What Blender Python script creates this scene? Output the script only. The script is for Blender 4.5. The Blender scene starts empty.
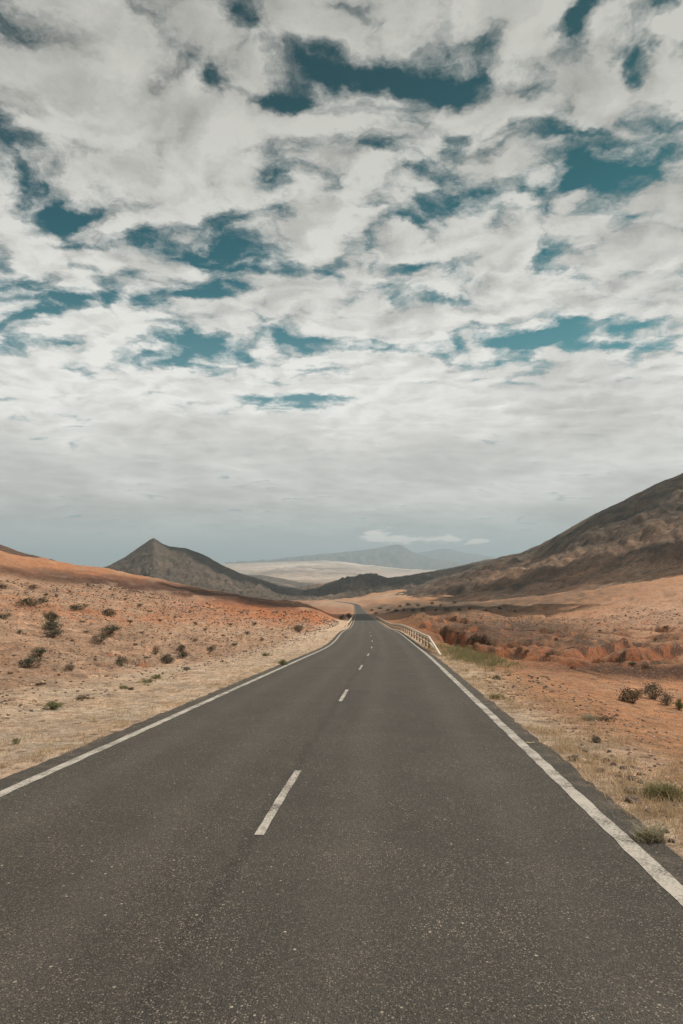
import bpy, math, random
import numpy as np

random.seed(7)
RNG = np.random.default_rng(11)
sc = bpy.context.scene
COL = sc.collection
R = math.radians

# ------------------------------------------------------------------ camera maths
F = 683.0                       # 24 mm on a 36 mm high frame, 1024 px high
PITCH = math.atan(51 / F)
CZ = 1.75
cp, sp = math.cos(PITCH), math.sin(PITCH)


def ray(px, py):
    a = (px - 341.5) / F
    v = -(py - 512) / F
    return np.array([a, cp - sp * v, sp + cp * v])


def proj(x, y, z):
    """world -> photo pixel (authoring aid for where soil colours and painted light or shade lie)"""
    zz = z - CZ
    d = np.maximum(y * cp + zz * sp, 1e-3)
    u = -y * sp + zz * cp
    return 341.5 + F * x / d, 512 - F * u / d


def at_depth(px, py, Y):
    r = ray(px, py)
    return np.array([r[0] / r[1] * Y, Y, CZ + r[2] / r[1] * Y])


# ------------------------------------------------------------------ noise
def _hash(ix, iy, seed):
    h = (ix.astype(np.int64) * 374761393 + iy.astype(np.int64) * 668265263 + seed * 1442695041) & 0xFFFFFFFF
    h = ((h ^ (h >> 13)) * 1274126177) & 0xFFFFFFFF
    return (h ^ (h >> 16)) & 0xFFFFFFFF


def perlin(x, y, seed=0):
    ix, iy = np.floor(x), np.floor(y)
    fx, fy = x - ix, y - iy
    ux = fx * fx * fx * (fx * (fx * 6 - 15) + 10)
    uy = fy * fy * fy * (fy * (fy * 6 - 15) + 10)

    def g(ax, ay):
        a = _hash(ix + ax, iy + ay, seed) / 4294967296.0 * 2 * np.pi
        return np.cos(a) * (fx - ax) + np.sin(a) * (fy - ay)
    a = g(0, 0) * (1 - ux) + g(1, 0) * ux
    b = g(0, 1) * (1 - ux) + g(1, 1) * ux
    return (a * (1 - uy) + b * uy) * 1.5


def fbm(x, y, oct=5, seed=0, gain=0.5):
    s = 0
    a = 1.0
    for k in range(oct):
        s = s + a * perlin(x * 2 ** k + 17.3 * k, y * 2 ** k - 9.1 * k, seed + k)
        a *= gain
    return s


def ridged(x, y, oct=4, seed=0):
    s = 0
    a = 1.0
    for k in range(oct):
        s = s + a * (1 - 2 * np.abs(perlin(x * 2 ** k + 7.3 * k, y * 2 ** k + 3.1 * k, seed + k)))
        a *= 0.5
    return s


def sstep(a, b, x):
    t = np.clip((x - a) / (b - a), 0, 1)
    return t * t * (3 - 2 * t)


# ------------------------------------------------------------------ the road's line
HEAD, GRADE = 0.0704, -0.0811
_ry = np.array([-60, -30, 0, 10, 20, 30, 45, 71.5, 110, 162, 240, 333, 500, 640, 784, 860, 930, 1000.])
_rx = -1.08 + HEAD * _ry
_rz = GRADE * _ry
for i, (X, z) in {6: (1.98, -5.42 + 1.75), 7: (2.95, -7.15 + 1.75), 8: (4.3, -10.3 + 1.75), 9: (5.75, -13.75 + 1.75),
                  10: (7.6, -18.7 + 1.75), 11: (9.6, -24.4 + 1.75), 12: (12.6, -33.4 + 1.75), 13: (15.2, -40.6 + 1.75),
                  14: (17.0, -47.6 + 1.75), 15: (15.5, -51 + 1.75), 16: (8, -53.6 + 1.75), 17: (-8, -55.6 + 1.75)}.items():
    _rx[i], _rz[i] = X, z


def _herm(x, xs, ys):
    m = np.gradient(ys, xs)
    i = np.clip(np.searchsorted(xs, x) - 1, 0, len(xs) - 2)
    h = xs[i + 1] - xs[i]
    t = np.clip((x - xs[i]) / h, 0, 1)
    return ((2 * t**3 - 3 * t**2 + 1) * ys[i] + (t**3 - 2 * t**2 + t) * h * m[i]
            + (-2 * t**3 + 3 * t**2) * ys[i + 1] + (t**3 - t**2) * h * m[i + 1])


def road_x(Y):
    return _herm(np.asarray(Y, float), _ry, _rx)


def road_z(Y):
    return _herm(np.asarray(Y, float), _ry, _rz)


# ------------------------------------------------------------------ terrain control columns: px -> [(depth, photo row)]
COLS = {
    -80: [(7, 815), (11, 730), (20, 672), (40, 622), (85, 572), (150, 545), (230, 520), (500, 515), (1100, 540), (1600, 575), (3000, 590), (7000, 574)],
    0: [(7.3, 790), (12.5, 714), (25, 652), (45, 620), (90, 590), (140, 573), (220, 555), (330, 556), (600, 580), (1200, 598), (3000, 590), (7000, 574)],
    100: [(10.3, 740), (16, 692), (28, 661), (50, 631), (100, 601), (160, 585), (260, 568), (330, 571), (600, 590), (1200, 600), (3000, 590), (7000, 574)],
    200: [(16, 705), (26, 666), (50, 640), (75, 627), (110, 613), (180, 600), (300, 588), (380, 592), (700, 602), (1200, 602), (3000, 588), (7000, 574)],
    250: [(22, 682), (36, 652), (55, 640), (80, 628), (120, 614), (190, 604), (270, 597), (340, 601), (700, 606), (1200, 602), (3000, 588), (7000, 574)],
    300: [(32, 658), (50, 645), (70, 634), (90, 628), (130, 616), (180, 606), (230, 602), (290, 606), (700, 606), (1200, 600), (3000, 588), (7000, 574)],
    330: [(40, 650), (60, 640), (90, 627), (130, 616), (160, 609), (200, 608), (260, 612), (700, 607), (1200, 600), (3000, 588), (7000, 574)],
    356: [(40, 655), (70, 632), (110, 626), (162, 621), (333, 613), (784, 604.5), (1200, 599), (3000, 588), (7000, 574)],
    400: [(40, 650), (60, 636), (75, 631), (100, 620), (130, 612.5), (170, 616), (333, 607), (600, 603), (1200, 594), (3000, 590), (7000, 574)],
    440: [(27, 664), (35, 654), (50, 645), (75, 634), (105, 623), (135, 614), (180, 615), (300, 608), (600, 600), (1200, 594), (3000, 590), (7000, 574)],
    480: [(15, 696), (22, 672), (30, 660), (42, 654), (60, 645), (85, 636), (120, 625), (200, 614), (300, 608), (600, 598), (1200, 594), (3000, 590), (7000, 574)],
    550: [(9.5, 748), (15, 705), (22, 676), (29, 663), (36, 664), (48, 658), (70, 645), (100, 634), (150, 622), (250, 609), (500, 594), (900, 588), (3000, 590), (7000, 574)],
    610: [(7.2, 796), (12, 735), (19, 695), (26, 680), (33, 678), (45, 666), (65, 651), (100, 634), (160, 617), (250, 603), (450, 586), (900, 585), (3000, 590), (7000, 574)],
    683: [(5.2, 856), (8, 790), (13, 737), (20, 706), (26, 694), (33, 687), (45, 669), (65, 652), (100, 634), (160, 612), (250, 596), (450, 575), (900, 580), (3000, 590), (7000, 574)],
    780: [(5.2, 850), (9, 780), (15, 730), (25, 695), (45, 668), (80, 640), (150, 608), (250, 585), (450, 560), (900, 575), (3000, 590), (7000, 574)],
}
LR = np.linspace(math.log(1.5), math.log(9000), 420)
_th, _tz = [], []


def _addcol(th, rs, zs):
    _th.append(th)
    _tz.append(np.interp(LR, np.log(rs), zs))


for px, c in sorted(COLS.items()):
    a0 = ray(px, 620)
    a = a0[0] / a0[1]
    cosT = 1 / math.sqrt(1 + a * a)
    th = math.degrees(math.atan(a))
    rs, zs = [1.5], [GRADE * 1.5 * cosT]
    for Y, y in c:
        r0 = ray(px, y)
        rs.append(Y / cosT)
        zs.append(CZ + r0[2] / r0[1] * Y)
    _addcol(th, rs, zs)
side_l = ([1.5, 6, 12, 30, 100, 300, 1000, 3000, 9000], [0, -.2, .3, 3, 14, 40, 40, -60, -115])
side_r = ([1.5, 6, 12, 30, 60, 200, 500, 1000, 3000, 9000], [0, -.3, -1.0, -2, -2, 6, 50, 70, -60, -115])
back = ([1.5, 10, 60, 300, 1000, 3000, 9000], [0.1, .8, 4, 14, 20, -40, -115])
_addcol(-62, *side_l); _addcol(-100, *side_l); _addcol(62, *side_r); _addcol(100, *side_r)
_addcol(-150, *back); _addcol(150, *back); _addcol(-180, *back); _addcol(180, *back)
_o = np.argsort(_th)
_th = np.array(_th)[_o]
_tz = np.array(_tz)[_o]
TH = np.arange(-180, 180.01, 0.5)
TAB = np.empty((len(TH), len(LR)))
for j in range(len(LR)):
    TAB[:, j] = np.interp(TH, _th, _tz[:, j])


def _smooth(A, sig, ax):
    n = int(sig * 3) + 1
    k = np.exp(-0.5 * (np.arange(-n, n + 1) / sig) ** 2)
    k /= k.sum()
    pad = [(0, 0), (0, 0)]
    pad[ax] = (n, n)
    B = np.pad(A, pad, mode='edge')
    return sum(w * np.take(B, range(i, i + A.shape[ax]), axis=ax) for i, w in enumerate(k))


TAB = _smooth(_smooth(TAB, 1.6, 0), 3.0, 1)


def table(x, y):
    th = np.degrees(np.arctan2(x, y))
    r = np.sqrt(x * x + y * y)
    i = np.clip((th + 180) / 0.5, 0, len(TH) - 1.001)
    j = np.clip((np.log(np.maximum(r, 1.5)) - LR[0]) / (LR[1] - LR[0]), 0, len(LR) - 1.001)
    i0, j0 = i.astype(int), j.astype(int)
    fi, fj = i - i0, j - j0
    return (TAB[i0, j0] * (1 - fi) * (1 - fj) + TAB[i0 + 1, j0] * fi * (1 - fj)
            + TAB[i0, j0 + 1] * (1 - fi) * fj + TAB[i0 + 1, j0 + 1] * fi * fj)


GULLIES = [   # dry gullies cut by rain: (polyline, half width, depth)
    ([(26, 27), (19, 31), (14.5, 36), (11.5, 43), (10, 52), (9.5, 66), (14, 80)], 3.2, 2.0),
    ([(19, 31.5), (15, 33.5), (11.5, 37), (8.5, 40)], 1.6, 1.0),
    ([(40, 70), (28, 66), (20, 70), (14, 80), (12, 100)], 4.0, 2.4),
    ([(90, 130), (60, 112), (38, 116), (24, 130), (16, 150)], 6.0, 3.5),
]


def gully(x, y):
    out = np.zeros_like(x)
    wx = x + 1.8 * fbm(x * .22, y * .22, 4, 91)
    wy = y + 1.8 * fbm(x * .22, y * .22, 4, 95)
    for pts, w, dep in GULLIES:
        d = np.full_like(x, 1e9)
        for (ax, ay), (bx, by) in zip(pts, pts[1:]):
            ux, uy = bx - ax, by - ay
            t = np.clip(((wx - ax) * ux + (wy - ay) * uy) / (ux * ux + uy * uy), 0, 1)
            d = np.minimum(d, np.hypot(wx - ax - t * ux, wy - ay - t * uy))
        out = np.minimum(out, -dep * 1.25 * (1 - sstep(0.50, 1.0, d / w)))
    return out


def height(x, y):
    x = np.asarray(x, float)
    y = np.asarray(y, float)
    r = np.hypot(x, y)
    t = (x - road_x(y)) * 0.9975
    at = np.abs(t)
    z = table(x, y)
    off = sstep(4.0, 9.0, at)
    # relief: metre-scale hummocks and rills growing away from the verge
    z = z + off * (0.05 * fbm(x * .9, y * .9, 4, 3)
                   + sstep(8, 60, r) * 0.28 * fbm(x * .22, y * .22, 4, 13)
                   + sstep(40, 200, r) * 1.3 * fbm(x * .045, y * .045, 4, 23)
                   + sstep(300, 900, r) * 8 * fbm(x * .006, y * .006, 4, 33))
    left = sstep(-6, -9, t) * sstep(9, 25, r) * (1 - sstep(150, 300, r))
    # rills running down the left slope towards the road
    z = z - left * 0.50 * np.maximum(0, ridged(x * .10 + .05 * y, y * .30 - .12 * x, 4, 43) - 0.75)
    z = z + left * 0.10 * np.abs(fbm(x * .8 + .3 * y, y * .8, 4, 47))
    rough = sstep(8, 14, t) * sstep(30, 60, y) * (1 - sstep(280, 420, r))
    tn = fbm(x * .017 + 3.7, y * .034 + 1.9, 4, 57, .42) * 2.4 + .012 * y
    fr = tn - np.floor(tn)
    terr = np.floor(tn) + sstep(.72, .95, fr) - tn
    z = z + sstep(7, 12, t) * sstep(26, 38, y) * (1.9 - 1.5 * sstep(80, 150, r)) * (1 - sstep(230, 330, r)) * terr
    z = z + rough * .9 * (np.abs(fbm(x * .07, y * .10, 5, 49)) - .25)
    right = sstep(5, 9, t)
    z = z + right * np.where(y > 5, gully(x, y), 0)
    # the roadside: level with the asphalt, then let go
    zr = road_z(np.clip(y, -60, 1000)) - 0.012 - 0.02 * sstep(3.2, 4.4, at) + 0.02 * fbm(x * 1.3, y * 1.3, 3, 53) * sstep(3.5, 4.2, at)
    zr = zr - 0.06 * (1 - sstep(2.7, 3.05, at)) - 0.22 * sstep(1.0, 0.0, (at - 3.0) / np.maximum(r * .004, .05)) * sstep(60, 200, r)
    far = 1 + sstep(60, 300, r) * 2.0
    w = sstep(3.6, 8.0 * far, at)
    road_on = (1 - sstep(985, 1050, y)) * sstep(-58, -40, y)
    w = 1 - (1 - w) * road_on
    return zr * (1 - w) + z * w


def ground_hit(px, py, y0=4.0, y1=900.0):
    d = ray(px, py)
    Y = np.exp(np.linspace(math.log(y0), math.log(y1), 6000))
    X = d[0] / d[1] * Y
    Z = CZ + d[2] / d[1] * Y
    h = height(X, Y)
    k = np.nonzero(Z <= h)[0]
    i = k[0] if len(k) else len(Y) - 1
    return np.array([X[i], Y[i], h[i]])


# ------------------------------------------------------------------ objects
def mesh_obj(name, verts, faces, mat=None, parent=None, kind=None, smooth=False):
    me = bpy.data.meshes.new(name)
    if isinstance(verts, np.ndarray):
        verts = np.ascontiguousarray(verts, dtype=np.float32)
        faces = np.asarray(faces, dtype=np.int32)
        n, k = faces.shape
        me.vertices.add(len(verts)); me.vertices.foreach_set('co', verts.ravel())
        me.loops.add(n * k); me.loops.foreach_set('vertex_index', faces.ravel())
        me.polygons.add(n)
        me.polygons.foreach_set('loop_start', np.arange(0, n * k, k, dtype=np.int32))
        me.update(calc_edges=True)
        me.validate()
    else:
        me.from_pydata(verts, [], faces)
        me.update()
    if smooth:
        me.polygons.foreach_set('use_smooth', np.ones(len(me.polygons), dtype=bool))
    o = bpy.data.objects.new(name, me)
    COL.objects.link(o)
    if mat:
        me.materials.append(mat)
    if parent:
        o.parent = parent
    if kind:
        o['kind'] = kind
    return o


def tag(o, label, cat, group=None):
    o['label'] = label
    o['category'] = cat
    if group:
        o['group'] = group
    return o


def empty(name, loc, rz=0):
    o = bpy.data.objects.new(name, None)
    COL.objects.link(o)
    o.empty_display_size = 0.2
    o.location = loc
    o.rotation_euler.z = rz
    return o


def set_attr(o, name, data, kind='FLOAT_COLOR'):
    a = o.data.attributes.new(name, kind, 'POINT')
    if kind == 'FLOAT_COLOR':
        d = np.ones((len(data), 4), np.float32)
        d[:, :3] = data
        a.data.foreach_set('color', d.ravel())
    else:
        a.data.foreach_set('value', np.asarray(data, np.float32))


# ------------------------------------------------------------------ node helpers
class NT:
    def __init__(self, tree):
        self.t = tree
        self.n = tree.nodes
        self.l = tree.links

    def node(self, typ, **kw):
        n = self.n.new(typ)
        for k, v in kw.items():
            setattr(n, k, v)
        return n

    def put(self, sock, v):
        if isinstance(v, bpy.types.NodeSocket):
            self.l.new(v, sock)
        else:
            sock.default_value = v

    def math(self, op, a, b=0.0, c=0.0, clamp=False):
        n = self.node('ShaderNodeMath', operation=op)
        n.use_clamp = clamp
        self.put(n.inputs[0], a); self.put(n.inputs[1], b); self.put(n.inputs[2], c)
        return n.outputs[0]

    def vec(self, op, a, b=(0, 0, 0)):
        n = self.node('ShaderNodeVectorMath', operation=op)
        self.put(n.inputs[0], a); self.put(n.inputs[1], b)
        return n.outputs['Value'] if op in ('DOT_PRODUCT', 'LENGTH') else n.outputs[0]

    def mix(self, f, a, b, blend='MIX'):
        n = self.node('ShaderNodeMix', data_type='RGBA', blend_type=blend)
        n.clamp_factor = True
        self.put(n.inputs[0], f)
        for s, v in ((n.inputs[6], a), (n.inputs[7], b)):
            self.put(s, v if isinstance(v, bpy.types.NodeSocket) else (*v[:3], 1))
        return n.outputs[2]

    def ramp(self, x, a, b, lo=0.0, hi=1.0, smooth=True):
        n = self.node('ShaderNodeMapRange', interpolation_type='SMOOTHSTEP' if smooth else 'LINEAR')
        self.put(n.inputs[0], x)
        for i, v in enumerate((a, b, lo, hi)):
            n.inputs[i + 1].default_value = v
        return n.outputs[0]

    def noise(self, vec, scale, detail=5, rough=0.55, dist=0.0, dim='3D'):
        n = self.node('ShaderNodeTexNoise', noise_dimensions=dim)
        self.put(n.inputs['Vector'], vec)
        n.inputs['Scale'].default_value = scale
        n.inputs['Detail'].default_value = detail
        n.inputs['Roughness'].default_value = rough
        n.inputs['Distortion'].default_value = dist
        return n.outputs[0]

    def voro(self, vec, scale, feature='F1', out='Distance'):
        n = self.node('ShaderNodeTexVoronoi', feature=feature)
        self.put(n.inputs['Vector'], vec)
        n.inputs['Scale'].default_value = scale
        return n.outputs[out]

    def bump(self, h, strength, dist, prev=None):
        n = self.node('ShaderNodeBump')
        n.inputs['Strength'].default_value = strength
        n.inputs['Distance'].default_value = dist
        self.put(n.inputs['Height'], h)
        if prev:
            self.put(n.inputs['Normal'], prev)
        return n.outputs[0]

    def scale_col(self, c, f):
        n = self.node('ShaderNodeVectorMath', operation='SCALE')
        self.put(n.inputs[0], c)
        self.put(n.inputs['Scale'], f)
        return n.outputs[0]


def new_mat(name):
    m = bpy.data.materials.new(name)
    m.use_nodes = True
    nt = NT(m.node_tree)
    b = m.node_tree.nodes['Principled BSDF']
    b.inputs['Specular IOR Level'].default_value = 0.15
    b.inputs['Roughness'].default_value = 0.9
    return m, nt, b


def soil_mat(name, scales, contrast=1.0, bump_d=0.03, speck=None, bump_s=0.8):
    """earth: the zone colour of the sheet, broken up by noise at several sizes"""
    m, nt, b = new_mat(name)
    at = nt.node('ShaderNodeAttribute', attribute_name='zone')
    obj = nt.node('ShaderNodeTexCoord').outputs['Object']
    fac = None
    for k, (s, amp) in enumerate(scales):
        n = nt.noise(obj, s, 6, 0.62, 0.3)
        v = nt.ramp(n, 0.3, 0.7, 1 - amp * contrast, 1 + amp * contrast, False)
        fac = v if fac is None else nt.math('MULTIPLY', fac, v)
    col = nt.scale_col(at.outputs['Color'], fac)
    # warmer and greyer patches
    hue = nt.noise(obj, scales[0][0] * 1.7, 4, 0.6)
    col = nt.mix(nt.ramp(hue, 0.35, 0.7), nt.mix(1.0, col, (1.03, .98, .95), 'MULTIPLY'), nt.mix(1.0, col, (.93, 1.0, 1.06), 'MULTIPLY'))
    h = nt.noise(obj, scales[-1][0], 8, 0.68)
    if speck:
        for s, lo, hi, c, am in speck:
            v = nt.voro(obj, s, 'F1', 'Color')
            sep = nt.node('ShaderNodeSeparateColor')
            nt.put(sep.inputs[0], v)
            d = nt.voro(obj, s)
            f = nt.math('MULTIPLY', nt.ramp(sep.outputs[0], lo, hi), nt.ramp(d, 0.45, 0.2))
            col = nt.mix(nt.math('MULTIPLY', f, am), col, c)
    nt.put(b.inputs['Base Color'], col)
    nt.put(b.inputs['Normal'], nt.bump(h, bump_s, bump_d))
    return m


def plain_mat(name, c, rough=0.8, var=0.2, scale=8, c2=None, spec=0.2):
    m, nt, b = new_mat(name)
    obj = nt.node('ShaderNodeTexCoord').outputs['Object']
    n = nt.noise(obj, scale, 5, 0.6)
    c2 = c2 or tuple(v * (1 - 2 * var) for v in c)
    nt.put(b.inputs['Base Color'], nt.mix(nt.ramp(n, 0.35, 0.65), c2, c))
    b.inputs['Roughness'].default_value = rough
    b.inputs['Specular IOR Level'].default_value = spec
    return m


def leaf_mat(name, c, c2, trans=0.25):
    m, nt, b = new_mat(name)
    g = nt.node('ShaderNodeNewGeometry')
    f = g.outputs['Random Per Island']
    col = nt.mix(f, c, c2)
    nt.put(b.inputs['Base Color'], col)
    b.inputs['Roughness'].default_value = 0.75
    tr = nt.node('ShaderNodeBsdfTranslucent')
    nt.put(tr.inputs[0], col)
    mx = nt.node('ShaderNodeMixShader')
    mx.inputs[0].default_value = trans
    nt.l.new(b.outputs[0], mx.inputs[1]); nt.l.new(tr.outputs[0], mx.inputs[2])
    nt.l.new(mx.outputs[0], m.node_tree.nodes['Material Output'].inputs[0])
    return m


# ------------------------------------------------------------------ zones of soil colour, some with shade painted in
PALE = np.array([.55, .415, .30])
TAN = np.array([.37, .235, .155])
RED = np.array([.40, .135, .05])
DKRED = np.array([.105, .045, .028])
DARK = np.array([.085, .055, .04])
FIELD = np.array([.45, .225, .115])
SAND = np.array([.46, .32, .22])
GREEN = np.array([.15, .15, .06])


def lerp3(c, col, w):
    return c * (1 - w[:, None]) + col[None, :] * w[:, None]


def blob(px, py, cx, cy, rx, ry, slope=0.0):
    dy = py - cy - slope * (px - cx)
    return np.exp(-(((px - cx) / rx) ** 2 + (dy / ry) ** 2))


def zone_colour(x, y, z):
    r = np.hypot(x, y)
    t = (x - road_x(np.clip(y, -60, 1000)))
    px, py = proj(x, np.maximum(y, 0.5), z)
    n1 = fbm(x * .06, y * .06, 5, 101)
    n2 = fbm(x * .35, y * .35, 4, 111)
    # noise whose patches grow with the distance, for ground far off
    lf = np.log(np.maximum(r, 2))
    th = np.arctan2(x, y)
    n3 = fbm(th * 26, lf * 7, 5, 121)
    n4 = fbm(th * 70, lf * 24, 4, 131)
    c = np.repeat(TAN[None, :], len(x), 0)
    c = c * (1 + 0.20 * n2 + .14 * n4)[:, None]
    c = lerp3(c, np.array([.23, .135, .085]), .75 * sstep(.15, .75, n3 * .6 + n1 * .7) * sstep(8, 16, r))
    c = lerp3(c, np.array([.42, .19, .09]), .6 * sstep(.1, .7, fbm(x * .05 + 40, y * .05, 4, 141)) * sstep(10, 20, r) * np.where(t < 0, .75 * sstep(636, 612, py), 1.0))
    right = sstep(2, 5, t)
    c = lerp3(c, FIELD, right * 0.9)
    front = y > 3
    F_ = front.astype(float)

    def add(col, w):
        nonlocal c
        c = lerp3(c, col, np.clip(w, 0, 1) * F_)
    # left: rust red bands on the hillside, brown strip under the skyline darkened with painted shade
    L = (t < 0)
    R_ = (t > 0)
    wob = 10 * n3
    add(RED, L * 0.62 * blob(px, py + wob, 120, 615, 150, 7, 0.08))
    add(RED, L * 0.95 * blob(px, py + wob * .6, 265, 610, 80, 13, 0.10))
    add(RED * 1.05, L * 1.0 * blob(px, py + wob * .4, 318, 619, 26, 9, .12))
    add(RED * np.array([1, 1.15, 1.2]), L * .8 * blob(px, py + wob * .5, 60, 566, 130, 9, .14))
    add(DKRED * .62, L * np.clip(1.8 * blob(px, py + wob * .35, 140, 586.5, 150, 5.6, .112) + .2 * n4, 0, 1) * blob(px, py, 150, 587.5, 190, 11, .112) ** .5)  # red-brown soil strip, shade painted into its colour
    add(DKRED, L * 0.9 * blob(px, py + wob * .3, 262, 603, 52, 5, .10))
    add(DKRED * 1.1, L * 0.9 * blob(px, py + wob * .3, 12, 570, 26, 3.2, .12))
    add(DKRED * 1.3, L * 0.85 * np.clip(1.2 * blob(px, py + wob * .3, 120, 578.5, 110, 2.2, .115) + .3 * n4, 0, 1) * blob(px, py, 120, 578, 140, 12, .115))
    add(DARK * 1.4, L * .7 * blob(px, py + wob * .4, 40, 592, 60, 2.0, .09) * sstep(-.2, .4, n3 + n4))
    add(SAND, L * .75 * blob(px, py + wob * .5, 265, 633, 90, 9, .06))
    add(SAND, L * .35 * sstep(.2, .8, n3) * sstep(10, 30, r))
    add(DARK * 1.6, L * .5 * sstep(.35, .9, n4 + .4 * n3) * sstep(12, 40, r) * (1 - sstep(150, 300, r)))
    # right: brown scrub land, rust banks, pinkish slope; shade painted into the dark bands
    add(RED * np.array([.85, .9, .9]), R_ * .75 * blob(px, py + wob * .4, 505, 648, 110, 15, .12))
    add(RED * np.array([.95, 1.15, 1.1]), R_ * 1.0 * blob(px, py, 412, 622, 34, 10))
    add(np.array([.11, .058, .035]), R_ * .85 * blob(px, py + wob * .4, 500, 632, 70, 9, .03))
    add(np.array([.16, .10, .065]), R_ * .9 * blob(px, py + wob * .4, 440, 606, 90, 6, -.05))
    add(np.array([.19, .078, .04]), R_ * .95 * np.clip(1.2 * blob(px, py + wob * .25, 640, 672, 90, 6, .05), 0, 1))
    add(np.array([.40, .15, .06]), R_ * .8 * blob(px, py + wob * .25, 525, 655, 75, 6, .05))
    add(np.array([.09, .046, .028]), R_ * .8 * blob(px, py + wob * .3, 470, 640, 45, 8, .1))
    add(np.array([.21, .11, .065]), R_ * .8 * blob(px, py + wob * .3, 600, 650, 100, 6, .02))
    add(np.array([.42, .265, .18]), R_ * .9 * blob(px, py + wob * .5, 672, 612, 95, 24, -.12))
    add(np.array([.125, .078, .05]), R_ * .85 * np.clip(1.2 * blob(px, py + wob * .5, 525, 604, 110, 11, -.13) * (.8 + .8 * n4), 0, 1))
    add(np.array([.065, .04, .027]), R_ * .9 * np.clip(1.3 * blob(px, py + wob * .35, 575, 641, 125, 6.5, .03) * (.75 + n4 + .5 * n3), 0, 1))  # dark brown band, albedo lowered to paint in shade
    add(np.array([.07, .034, .021]), R_ * .95 * np.clip(1.4 * blob(px, py + wob * .25, 645, 670, 95, 9.5, .06) * (.85 + .6 * n4), 0, 1))  # dark rust band, shade painted into the soil colour
    add(np.array([.15, .09, .06]), R_ * .6 * np.clip(blob(px, py + wob * .5, 600, 622, 100, 5, -.03) * (.6 + n4), 0, 1))
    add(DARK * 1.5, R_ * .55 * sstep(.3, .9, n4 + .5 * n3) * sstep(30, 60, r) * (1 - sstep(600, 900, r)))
    add(SAND * np.array([1, .92, .9]), R_ * .5 * sstep(.1, .8, n1) * (1 - sstep(25, 40, r)))
    add(GREEN, R_ * .75 * blob(px, py, 462, 654, 26, 7, .22))
    add(GREEN, R_ * .5 * blob(px, py, 500, 663, 16, 3))
    add(np.array([.32, .07, .045]), R_ * .8 * blob(px, py, 536, 708, 24, 4, .2) * sstep(-.4, .5, n2))
    add(np.array([.30, .08, .05]), R_ * .6 * blob(px, py, 575, 722, 30, 4) * sstep(-.2, .6, n2))
    # the middle distance up the valley
    add(np.array([.40, .28, .19]), .9 * blob(px, py, 405, 594, 60, 3, -.12))
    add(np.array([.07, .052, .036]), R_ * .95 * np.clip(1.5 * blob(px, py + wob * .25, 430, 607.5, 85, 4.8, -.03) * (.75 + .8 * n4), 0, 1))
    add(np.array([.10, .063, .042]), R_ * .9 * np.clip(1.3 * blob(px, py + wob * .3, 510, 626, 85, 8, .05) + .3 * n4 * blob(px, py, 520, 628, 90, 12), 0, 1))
    add(np.array([.38, .26, .18]), .8 * blob(px, py, 335, 604, 30, 3.0))
    # verges: straw and pale grit
    at = np.abs(t)
    edge = 3.1 + 2.6 * (1 + .35 * n1) + np.where(L, 1.5 * sstep(10, 25, r), -1.25) + np.where(L, 1.0, 0) * sstep(40, 10, y)
    v = (1 - sstep(edge * .8, edge * 1.12 + .15 * n2, at)) * (1 - sstep(120, 260, r))
    c = lerp3(c, PALE, np.clip(v, 0, 1) * .92)
    # far ground: brown turning to pale sand of the dunes
    fw = sstep(900, 2200, r)
    c = lerp3(c, np.array([.20, .13, .09]), fw)
    fs = sstep(3200, 5200, r)
    c = lerp3(c, np.array([.52, .42, .34]), fs)
    return np.clip(c * (1 + .18 * n4 * sstep(15, 60, r))[:, None], .01, .9)


# ------------------------------------------------------------------ ground sheet
thf = np.radians(np.concatenate([np.arange(-180, -48, 4.0), np.arange(-48, -31, .6), np.arange(-31, 31, .125), np.arange(31, 48, .6), np.arange(48, 180, 4.0)]))
rr = [1.2]
while rr[-1] < 9000:
    rr.append(rr[-1] * (1.0085 if rr[-1] < 420 else 1.016))
rr = np.array(rr)
TT, RR = np.meshgrid(thf, rr, indexing='ij')
gx, gy = (RR * np.sin(TT)).ravel(), (RR * np.cos(TT)).ravel()
gz = height(gx, gy)
NA, NR = len(thf), len(rr)
gi = np.arange(NA * NR).reshape(NA, NR)
a, b_, c_, d_ = gi[:-1, :-1], gi[:-1, 1:], gi[1:, 1:], gi[1:, :-1]
fq = np.stack([a, d_, c_, b_], -1).reshape(-1, 4)
aw = np.stack([gi[-1, :-1], gi[0, :-1], gi[0, 1:], gi[-1, 1:]], -1)
fq = np.concatenate([fq, aw])
gv = np.stack([gx, gy, gz], -1)
ground_mat = soil_mat('dry_earth', [(.5, .14), (2.1, .30), (7, .36), (30, .34)], 1.0, 0.09,
                      [(1.7, .80, .86, (.15, .10, .075), .55), (4.2, .74, .8, (.12, .08, .06), .7), (9, .74, .8, (.55, .44, .35), .5), (16, .62, .7, (.50, .40, .32), .45), (34, .6, .7, (.09, .06, .045), .5)], 0.9)
ground = mesh_obj('ground', gv, fq, ground_mat, kind='structure', smooth=True)
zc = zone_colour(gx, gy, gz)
# bare banks: where the sheet is steep the rusty subsoil is laid open
e_ = np.maximum(.15, np.hypot(gx, gy) * .004)
sl = np.hypot(height(gx + e_, gy) - gz, height(gx, gy + e_) - gz) / e_
tt_ = np.abs(gx - road_x(np.clip(gy, -60, 1000)))
bw = np.where(gx > road_x(np.clip(gy, -60, 1000)), sstep(.32, .75, sl), sstep(.8, 1.4, sl)) * sstep(5, 8, tt_) * (1 - sstep(200, 400, np.hypot(gx, gy)))
bk = np.where((fbm(gx * .5, gy * .5, 3, 151) > 0)[:, None], np.array([[.30, .11, .05]]), np.array([[.075, .034, .022]]))
zc = zc * (1 - .85 * bw[:, None]) + bk * .85 * bw[:, None]
set_attr(ground, 'zone', zc)

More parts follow.
